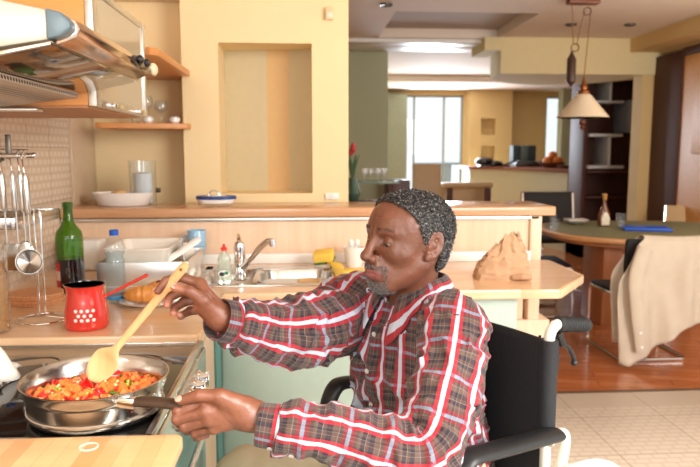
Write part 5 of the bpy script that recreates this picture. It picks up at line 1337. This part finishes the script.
def sleeve(P, k):
    C = cl[k]; T, E = fr_s[k]
    out = np.full(len(P), .3); m = np.zeros(len(P), bool)
    lo_, hi_ = C.min(0)-.18, C.max(0)+.18; m = ((P > lo_) & (P < hi_)).all(1)
    Q = P[m]
    if len(Q) == 0: return out
    d = np.empty(len(Q)); ii = np.empty(len(Q), int)
    for a in range(0, len(Q), 60000):
        D = np.linalg.norm(Q[a:a+60000, None]-C[None], axis=2); ii[a:a+60000] = D.argmin(1); d[a:a+60000] = D.min(1)
    s = cum[k][ii]+np.einsum('ij,ij->i', Q-C[ii], T[ii]); s = np.clip(s, 0, cum[k][-1])
    w = np.linalg.norm(Q-C[ii], axis=1)-rad[k](s)
    end = np.einsum('ij,j->i', Q-C[-1], T[-1]); w = np.maximum(w, end)
    # pulled folds across the sleeve, strongest around the elbow
    q = Q-C[ii]; th = np.arctan2(np.einsum('ij,ij->i', q, np.cross(T[ii], E[ii])), np.einsum('ij,ij->i', q, E[ii]))
    el = cum[k][-1]*.54
    env = .35+.65*np.exp(-((s-el)/.09)**2)+.4*np.exp(-((s-cum[k][-1]+.03)/.03)**2)
    ph = 2*PI*s/.042+1.6*np.sin(th+.6)+3.*vnoise(Q, 13., 2)
    w -= env*(.0062*(np.sin(ph)*.5+.5)**1.8)+.014*(ridge(Q*np.array([1., 1., 1.]), 17., 5)**2-.4)+.009*(ridge(Q, 38., 6)**2-.4)
    out[m] = w
    return out
def folds(P):
    q = (P-CH)@TA.T
    dg = q[:, 2]*.8+np.abs(q[:, 1])*.9
    a = np.sin(2*PI*dg/.075+3.5*vnoise(P, 9., 3)+2*q[:, 0]*20*0)
    b_ = ridge(np.stack([q[:, 1]*1.9, q[:, 2]*.75+q[:, 1]*.5, q[:, 0]], 1), 17., 1)
    return .007*a*np.clip((1.0-P[:, 2])*6, 0.15, 1)+.018*(b_**2-.4)+.009*(ridge(P, 36., 6)**2-.4)
def shirt_t(P): return torso(P, .006)-folds(P)
def shirt(P):
    t = shirt_t(P); l = sleeve(P, 'L'); r_ = sleeve(P, 'R')
    d = smin(t, l, .014); d = smin(d, r_, .014)
    hole = ell(P, nb+V(0, 0, .070)+F_*.012, (.073, .073, .085), TA)
    d = np.maximum(d, -hole)
    return np.maximum(d, .545-P[:, 2])
sv, sf = snet(shirt, (-.24, 1.02, .53), (.56, 1.95, 1.16), .0048)
fcn = sv[sf].mean(1); nrm_f = np.cross(sv[sf[:, 2]]-sv[sf[:, 0]], sv[sf[:, 3]]-sv[sf[:, 1]]); nrm_f /= np.linalg.norm(nrm_f, axis=1)[:, None]+1e-9
tt = torso(fcn, .006); ll = sleeve(fcn, 'L'); rr_ = sleeve(fcn, 'R')
reg = np.argmin(np.stack([tt, ll, rr_]), 0)
uvs = np.zeros((len(sf), 4, 2)); Pc = sv[sf].reshape(-1, 3)
q = (Pc-V(.275, 1.605, .9))@TA.T; th = np.arctan2(q[:, 1], q[:, 0]).reshape(-1, 4)
qf = (fcn-V(.275, 1.605, .9))@TA.T; th0 = np.arctan2(qf[:, 1], qf[:, 0])[:, None]
th = th0+(th-th0+PI) % (2*PI)-PI
ut = th*.158+.047; vt = q[:, 2].reshape(-1, 4)
top = (nrm_f[:, 2] > .72) & (fcn[:, 2] > .98)
qq = q.reshape(-1, 4, 3); ut = np.where(top[:, None], qq[:, :, 1]+.047, ut); vt = np.where(top[:, None], -qq[:, :, 0], vt)
for k, idx_ in (('L', 1), ('R', 2)):
    m = reg == idx_
    a, s_ = limb_uv(sv[sf[m]].reshape(-1, 3), k, .06); a0, _ = limb_uv(fcn[m], k, .06)
    a = a.reshape(-1, 4); a = a0[:, None]+(a-a0[:, None]+PI) % (2*PI)-PI
    ut[m] = a*.0688+.02; vt[m] = s_.reshape(-1, 4)
uvs[:, :, 0] = ut; uvs[:, :, 1] = vt
shirt_o = mesh_obj('shirt', sv, sf, pm, man, uvs=uvs)
# a little smoothing of the stepped field
md = shirt_o.modifiers.new('Smooth', 'SMOOTH'); md.factor = .5; md.iterations = 1

def sheet(name, pts, uvq, parent, thick=.003, mat=None):
    """pts[j][i] grid of points with cloth coordinates"""
    nj, ni = len(pts), len(pts[0]); vs = [p for r_ in pts for p in r_]; fs = []; uu = []
    for j in range(nj-1):
        for i in range(ni-1):
            fs.append((j*ni+i, j*ni+i+1, (j+1)*ni+i+1, (j+1)*ni+i)); uu.append([uvq[j][i], uvq[j][i+1], uvq[j+1][i+1], uvq[j+1][i]])
    o = mesh_obj(name, np.array(vs), np.array(fs), mat or pm, parent, uvs=np.array(uu))
    md = o.modifiers.new('Solidify', 'SOLIDIFY'); md.thickness = thick; md.offset = 0; return o
def push(p, f, m, n=5):
    for _ in range(n):
        q = np.array([p, p+V(.002, 0, 0), p+V(0, .002, 0), p+V(0, 0, .002)]); v = f(q)
        if v[0] >= m: break
        g = (v[1:]-v[0])/.002; g /= np.linalg.norm(g)+1e-9; p = p+g*(m-v[0])
    return p
# collar: stand and turned-down leaf
gap = .30; NT = 41; cp_, cu_ = [], []
ncb = nb+V(0, 0, .040)-F_*.006
for j in range(9):
    row, ru = [], []
    t = j/8
    for i in range(NT):
        th_ = gap+(2*PI-2*gap)*i/(NT-1); c_, s__ = math.cos(th_), math.sin(th_)
        fr0 = max(0, c_)**1.5
        if t < .375:      # stand going up
            q_ = t/.375; rr0 = 1.10-.06*q_; hz = -.018+.040*q_-.030*fr0
        else:
            q_ = (t-.375)/.625; rr0 = 1.04+.36*q_+.50*q_*fr0; hz = .030-.034*fr0-(.034+.060*fr0)*q_+.010*math.sin(q_*PI)
        tip = max(0, 1-abs(th_-gap)/.5)+max(0, 1-abs(2*PI-gap-th_)/.5)
        p = ncb+F_*(.069*rr0*c_+.004)+S_*(.070*rr0*s__)+V(0, 0, hz)
        if t >= .375: p = p+F_*.012*tip*q_+V(0, 0, -.020*tip*q_)-S_*math.copysign(.006, -s__)*tip*q_
        if t >= .375: p = push(p, shirt_t, .0055+.004*math.sin(PI*min(1, q_*1.2)))
        row.append(p); ru.append((t*.075+.012 if t >= .375 else t*.085, i*.0105))
    cp_.append(row); cu_.append(ru)
sheet('collar', cp_, cu_, shirt_o, .0032)
def cuff(k, r0, r1, name='cuff'):
    C = cl[k][-1]; T = fr_s[k][0][-1]; E = fr_s[k][1][-1]; E2 = np.cross(T, E); rows, us = [], []
    prof = [(-.012, r0*.93), (-.006, r0*1.02), (.010, r0*1.03), (.030, r1*1.02), (.052, r1), (.055, r1*.985), (.052, r1*.95), (.02, r1*.93), (-.005, r0*.90)]
    for zz, rr0 in prof:
        row = []; ur = []
        for i in range(37):
            a = 2*PI*i/36; w = 1+.03*math.sin(3*a+zz*40)
            row.append(C+T*(zz-.012)+(E*math.cos(a)*1.0+E2*math.sin(a)*.92)*rr0*w); ur.append((zz*1.0+.0020, a*.045))
        rows.append(row); us.append(ur)
    return sheet(name, rows, us, shirt_o, .0015)
cuff('L', .0445, .043); cuff('R', .046, .044)
# placket with buttons, shirt front
def march(p, d, f, n=60):
    p = np.array(p, float)
    for _ in range(n):
        v = f(p[None])[0]
        if abs(v) < .0004: break
        p = p+d*v*.8
    return p
rows, us = [], []
for j in range(30):
    zz = 1.012-.40*j/29; row = []; ur = []
    for i in range(5):
        st = CH+S_*(-.004+(i-2)*.0085)+F_*.32; st[2] = zz
        p = march(st, -F_, shirt_t); row.append(p+F_*(.0055 if 0 < i < 4 else .002)); ur.append((.043+(i-2)*.0085, zz-.9))
    rows.append(row); us.append(ur)
sheet('placket', rows, us, shirt_o, .002)
bmz = plain('pearl button', (206, 200, 196), .25, var=.05)
for k in range(5):
    zz = .995-.085*k; st = CH+S_*(-.004)+F_*.32; st[2] = zz; p = march(st, -F_, shirt_t)+F_*.0075
    MB().lathe([(.0058, 0), (.0062, .001), (.0055, .0022), (.004, .0016), (0, .0016)], p, 18, ax=F_).build('button', bmz, shirt_o)
Cc = cl['L'][-1]; Tc = fr_s['L'][0][-1]
for off, rr0 in ((.012, .045), (-.03, .052)):
    dd = unit(V(.0, -.75, -.66)); dd = unit(dd-Tc*np.dot(dd, Tc)); MB().lathe([(.0055, 0), (.0055, .0015), (.004, .002), (0, .0015)], Cc+Tc*off+dd*rr0, 16, ax=dd).build('button', bmz, shirt_o)

# ---- trousers and shoes
def trou(P):
    d = legs(P, .006); w = ridge(P*np.array([1., 1., .8]), 15., 7)
    d = d-.010*(w-.6)-.003*np.sin(P[:, 0]*70+P[:, 1]*30+4*vnoise(P, 10., 9))
    d = np.maximum(d, P[:, 2]-.74)
    return np.maximum(d, .145-P[:, 2])
tv, tf = snet(trou, (-.30, 1.22, .12), (.56, 1.95, .80), .007)
tro = mesh_obj('trousers', tv, tf, plain('khaki cotton', (196, 182, 150), .85, var=.05, vs=15., bmp=.2), man)
md = tro.modifiers.new('Smooth', 'SMOOTH'); md.factor = .5; md.iterations = 2
for a in (ankL, ankR):
    d0 = unit(V(-.93, -.25, 0)); sd_ = V(-d0[1], d0[0], 0)
    MB().ball(a+d0*.045+V(0, 0, -.035), (.105, .046, .040), 20, ax=(d0, sd_, (0, 0, 1))).tube([a+V(0, 0, .01), a+V(0, 0, -.03)], [.046, .048], 16).obox(a+d0*.045+V(0, 0, -.066), (d0, sd_, (0, 0, 1)), (.108, .045, .010), .008).build('shoe', plain('brown leather', (78, 52, 36), .4), man)

# ================================================================ WHEELCHAIR
WF = unit(V(-.83, -.56, 0)); WS = V(.56, -.83, 0); WS = unit(WS)
NP = V(.545, 1.428, 0); FP = NP-WS*.44
r = thing('wheelchair', tuple((NP+FP)/2+WF*.2), 'manual wheelchair with black fabric backrest, black armrests and off-white frame', 'wheelchair')
wfm = plain('off-white enamel', (226, 220, 204), .3, var=.02); bf = plain('black nylon', (26, 28, 32), .75, var=.15, vs=120., bmp=.3)
bp = plain('black armrest vinyl', (22, 24, 26), .45, var=.1, bmp=.1)
def z_(p, h): return V(p[0], p[1], h)
# backrest: sling between the posts, sleeves round both tubes
def back(u, v):
    p = NP+(FP-NP)*u; sag = .045*math.sin(PI*u)
    return z_(p-WF*(sag*(.6+.4*v)-.005), .53+(1.0-.53)*v+.006*math.sin(PI*u)*-1*(v > .9))
b = MB().grid(back, 24, 24)
br_ = b.build('backrest', bf, r, solid=.010, ang=60)
for p, q in ((NP, FP), (FP, NP)): 
    MB().tube([z_(p, .80), z_(p, 1.002)], [.020, .020], 18).build('backrest_sleeve', bf, br_)
for i in range(2): a_ = NP+(FP-NP)*(.09+.82*i); MB().tube([z_(a_+WF*(-.02), .54+.46*t/8) for t in range(9)], .0035, 6).build('seam', M['black'], br_)
for p in (NP, FP):
    MB().tube([z_(p, .40), z_(p, 1.0)]+[z_(p, 1.01), z_(p-WF*.006, 1.022), z_(p-WF*.02, 1.032), z_(p-WF*.035, 1.033)], .0125, 14).build('back_post', wfm, r)
    g0 = z_(p-WF*.028, 1.034); g1 = z_(p-WF*.15, 1.012)
    g = MB().tube([g0, g0+(g1-g0)*.04, g0+(g1-g0)*.1, g0+(g1-g0)*.95, g1], [.015, .0195, .0165, .0165, .013], 18)
    for k in range(9): c_ = g0+(g1-g0)*(.2+.08*k); g.lathe([(.0168, -.002), (.0182, 0), (.0168, .002)], c_, 16, ax=unit(g1-g0), closed=True)
    g = g.build('push_grip', plain('ribbed black rubber', (32, 34, 36), .6), r)
    lv0 = z_(p-WF*.03, 1.005)
    MB().tube(smooth_path([lv0+V(0, 0, .01), lv0-WF*.02+V(0, 0, -.02), lv0-WF*.045+V(0, 0, -.035), lv0-WF*.065+V(0, 0, -.060), lv0-WF*.070+V(0, 0, -.072)], 5), [.010]*6+[.006]*14+[.007], 10).ball(lv0-WF*.071+V(0, 0, -.076), .0085, 12).tube(smooth_path([lv0, lv0-WF*.006+V(0, 0, -.06), lv0+WF*.004+V(0, 0, -.12)], 6), .003, 6).build('brake_lever', M['black'], g)
for p, sg in ((NP, 1), (FP, -1)):
    a0 = z_(p+WS*sg*.028, .790); L0 = .305 if sg > 0 else .25
    pth = [a0+WF*.0, a0+WF*.02+V(0, 0, .004), a0+WF*(L0*.6)+V(0, 0, .020), a0+WF*(L0-.03)+V(0, 0, .030), a0+WF*L0+V(0, 0, .024), a0+WF*(L0+.022)+V(0, 0, -.012), a0+WF*(L0+.028)+V(0, 0, -.060)]
    pth = smooth_path(pth, 5); MB().tube(pth, [.022+.006*min(1, i/5) for i in range(len(pth))], 16, flat=((0, 0, 1), .55)).build('armrest', bp, r)
    MB().tube(smooth_path([a0+WF*.03+V(0, 0, -.01), a0-WF*.010+V(0, 0, -.001), a0-WF*.032+V(0, 0, -.012), a0-WF*.030+V(0, 0, -.05), a0-WF*.012+V(0, 0, -.10)], 6), .0125, 12).build('arm_tube', wfm, r)
    MB().tube([a0+WF*(L0+.026)+V(0, 0, -.07), a0+WF*(L0+.026)+V(0, 0, -.25)], .011, 12).build('arm_post', wfm, r)
    out = WS*sg*.055; wc = z_(p+out-WF*.02, .362)
    R_ = .360
    w = MB().lathe([(R_-.022, -.014), (R_-.006, -.016), (R_, 0), (R_-.006, .016), (R_-.022, .014)], wc, 72, ax=WS, closed=True).build('wheel', plain('light grey tyre', (222, 218, 206), .6), r)
    MB().lathe([(R_-.045, -.008), (R_-.022, -.012), (R_-.022, .012), (R_-.045, .008)], wc, 72, ax=WS, closed=True).build('rim', M['alu'], w)
    MB().tube([wc+WS*sg*.04+(WF*math.cos(q)+V(0, 0, 1)*math.sin(q))*(R_-.05) for q in np.linspace(0, 2*PI, 61)[:-1]], .008, 8, closed=True).build('hand_rim', M['chrome'], w)
    MB().lathe([(.028, -.03), (.028, .03)], wc, 24, ax=WS).build('hub', M['black'], w)
    sp_ = MB()
    for k in range(24):
        q = 2*PI*k/24; sp_.tube([wc+WS*.02*(-1)**k, wc+(WF*math.cos(q)+V(0, 0, 1)*math.sin(q))*(R_-.04)], .0012, 5)
    so = sp_.build('spokes', M['chrome'], w)
    # side frame, caster, footrest
    fp = p+WF*.42
    MB().tube([z_(p, .46), z_(fp, .46)], .012, 12).tube([z_(p, .28), z_(fp, .28)], .012, 12).tube([z_(fp, .47), z_(fp, .20)], .012, 12).build('side_frame', wfm, r)
    MB().tube(smooth_path([z_(fp, .46), z_(fp+WF*.06, .43), z_(fp+WF*.11, .25), z_(fp+WF*.13, .09)], 6), .011, 12).build('footrest_tube', wfm, r)
    MB().obox(z_(fp+WF*.10-WS*sg*.085, .085), (WF, WS, (0, 0, 1)), (.06, .075, .006), .004).build('footplate', M['black'], r)
    cc = z_(fp+WF*-.03, .08)
    MB().lathe([(.045, -.012), (.078, -.014), (.08, 0), (.078, .014), (.045, .012)], cc, 32, ax=WS, closed=True).lathe([(0, -.01), (.047, -.01), (.047, .01), (0, .01)], cc, 24, ax=WS).build('caster', plain('grey rubber', (90, 90, 92), .6), r)
sc_ = (NP+FP)/2+WF*.215
MB().obox(z_(sc_, .50), (WF, WS, (0, 0, 1)), (.215, .205, .022), .018, seg=3).build('seat', bf, r)
MB().tube([z_(NP+WF*.05, .30), z_(FP+WF*.30, .46)], .010, 10).build('cross_brace', wfm, r)
MB().tube([z_(NP+WF*.30, .46), z_(FP+WF*.05, .30)], .010, 10).build('cross_brace', wfm, r)
# ================================================================ LIGHT AND CAMERA
sc = bpy.context.scene
wd = bpy.data.worlds.new('World'); sc.world = wd; wd.use_nodes = True
wd.node_tree.nodes['Background'].inputs[0].default_value = (.93, .97, 1.0, 1)
wd.node_tree.nodes['Background'].inputs[1].default_value = 1.0
def area(name, loc, target, size, power, col=(1, .95, .88)):
    l = bpy.data.lights.new(name, 'AREA'); l.shape = 'RECTANGLE'; l.size, l.size_y = size; l.energy = power; l.color = col
    o = bpy.data.objects.new(name, l); COL.objects.link(o); o.location = loc
    o.rotation_euler = (Vector(target)-Vector(loc)).to_track_quat('-Z', 'Y').to_euler(); return o
area('window_or_fill', (2.6, -.6, 2.1), (.2, 2.4, .9), (1.6, 1.3), 95, (1, .96, .92))
area('window_or_fill', (-.7, -1.2, 2.0), (-.2, 1.6, 1.0), (1.2, 1.2), 32, (1, .97, .93))  # unseen fill from behind left, lights the hand and hood front
area('window_or_fill', (2.45, 12.6, 1.6), (2.45, 9, 1.2), (1.0, 2.0), 130, (.78, .88, 1))
area('window_or_fill', (4.0, 4.6, 1.9), (2.4, 6.4, 1.2), (1.6, 1.2), 30, (1, .93, .84))  # added fill to brighten the dining area; this wall has no window
s = bpy.data.lights.new('sun', 'SUN'); s.energy = 2.6; s.angle = math.radians(2.5); s.color = (1, .94, .86)
o = bpy.data.objects.new('sun', s); COL.objects.link(o); o.rotation_euler = Vector((-.52, .72, -.42)).to_track_quat('-Z', 'Y').to_euler()

cam = bpy.data.cameras.new('camera'); co = bpy.data.objects.new('camera', cam); COL.objects.link(co)
cam.sensor_width = 36; cam.lens = 670/700*36; cam.clip_start = .02
co.location = (0, 0, 1.42); yaw = math.radians(3.9); pit = math.radians(6.94)
co.rotation_euler = (PI/2-pit, 0, -yaw)
cam.dof.use_dof = True; cam.dof.focus_distance = 1.5; cam.dof.aperture_fstop = 5.0
sc.camera = co
sc.view_settings.view_transform = 'Standard'; sc.view_settings.look = 'None'; sc.view_settings.gamma = 1
sc.view_settings.use_curve_mapping = False; sc.view_settings.exposure = .38
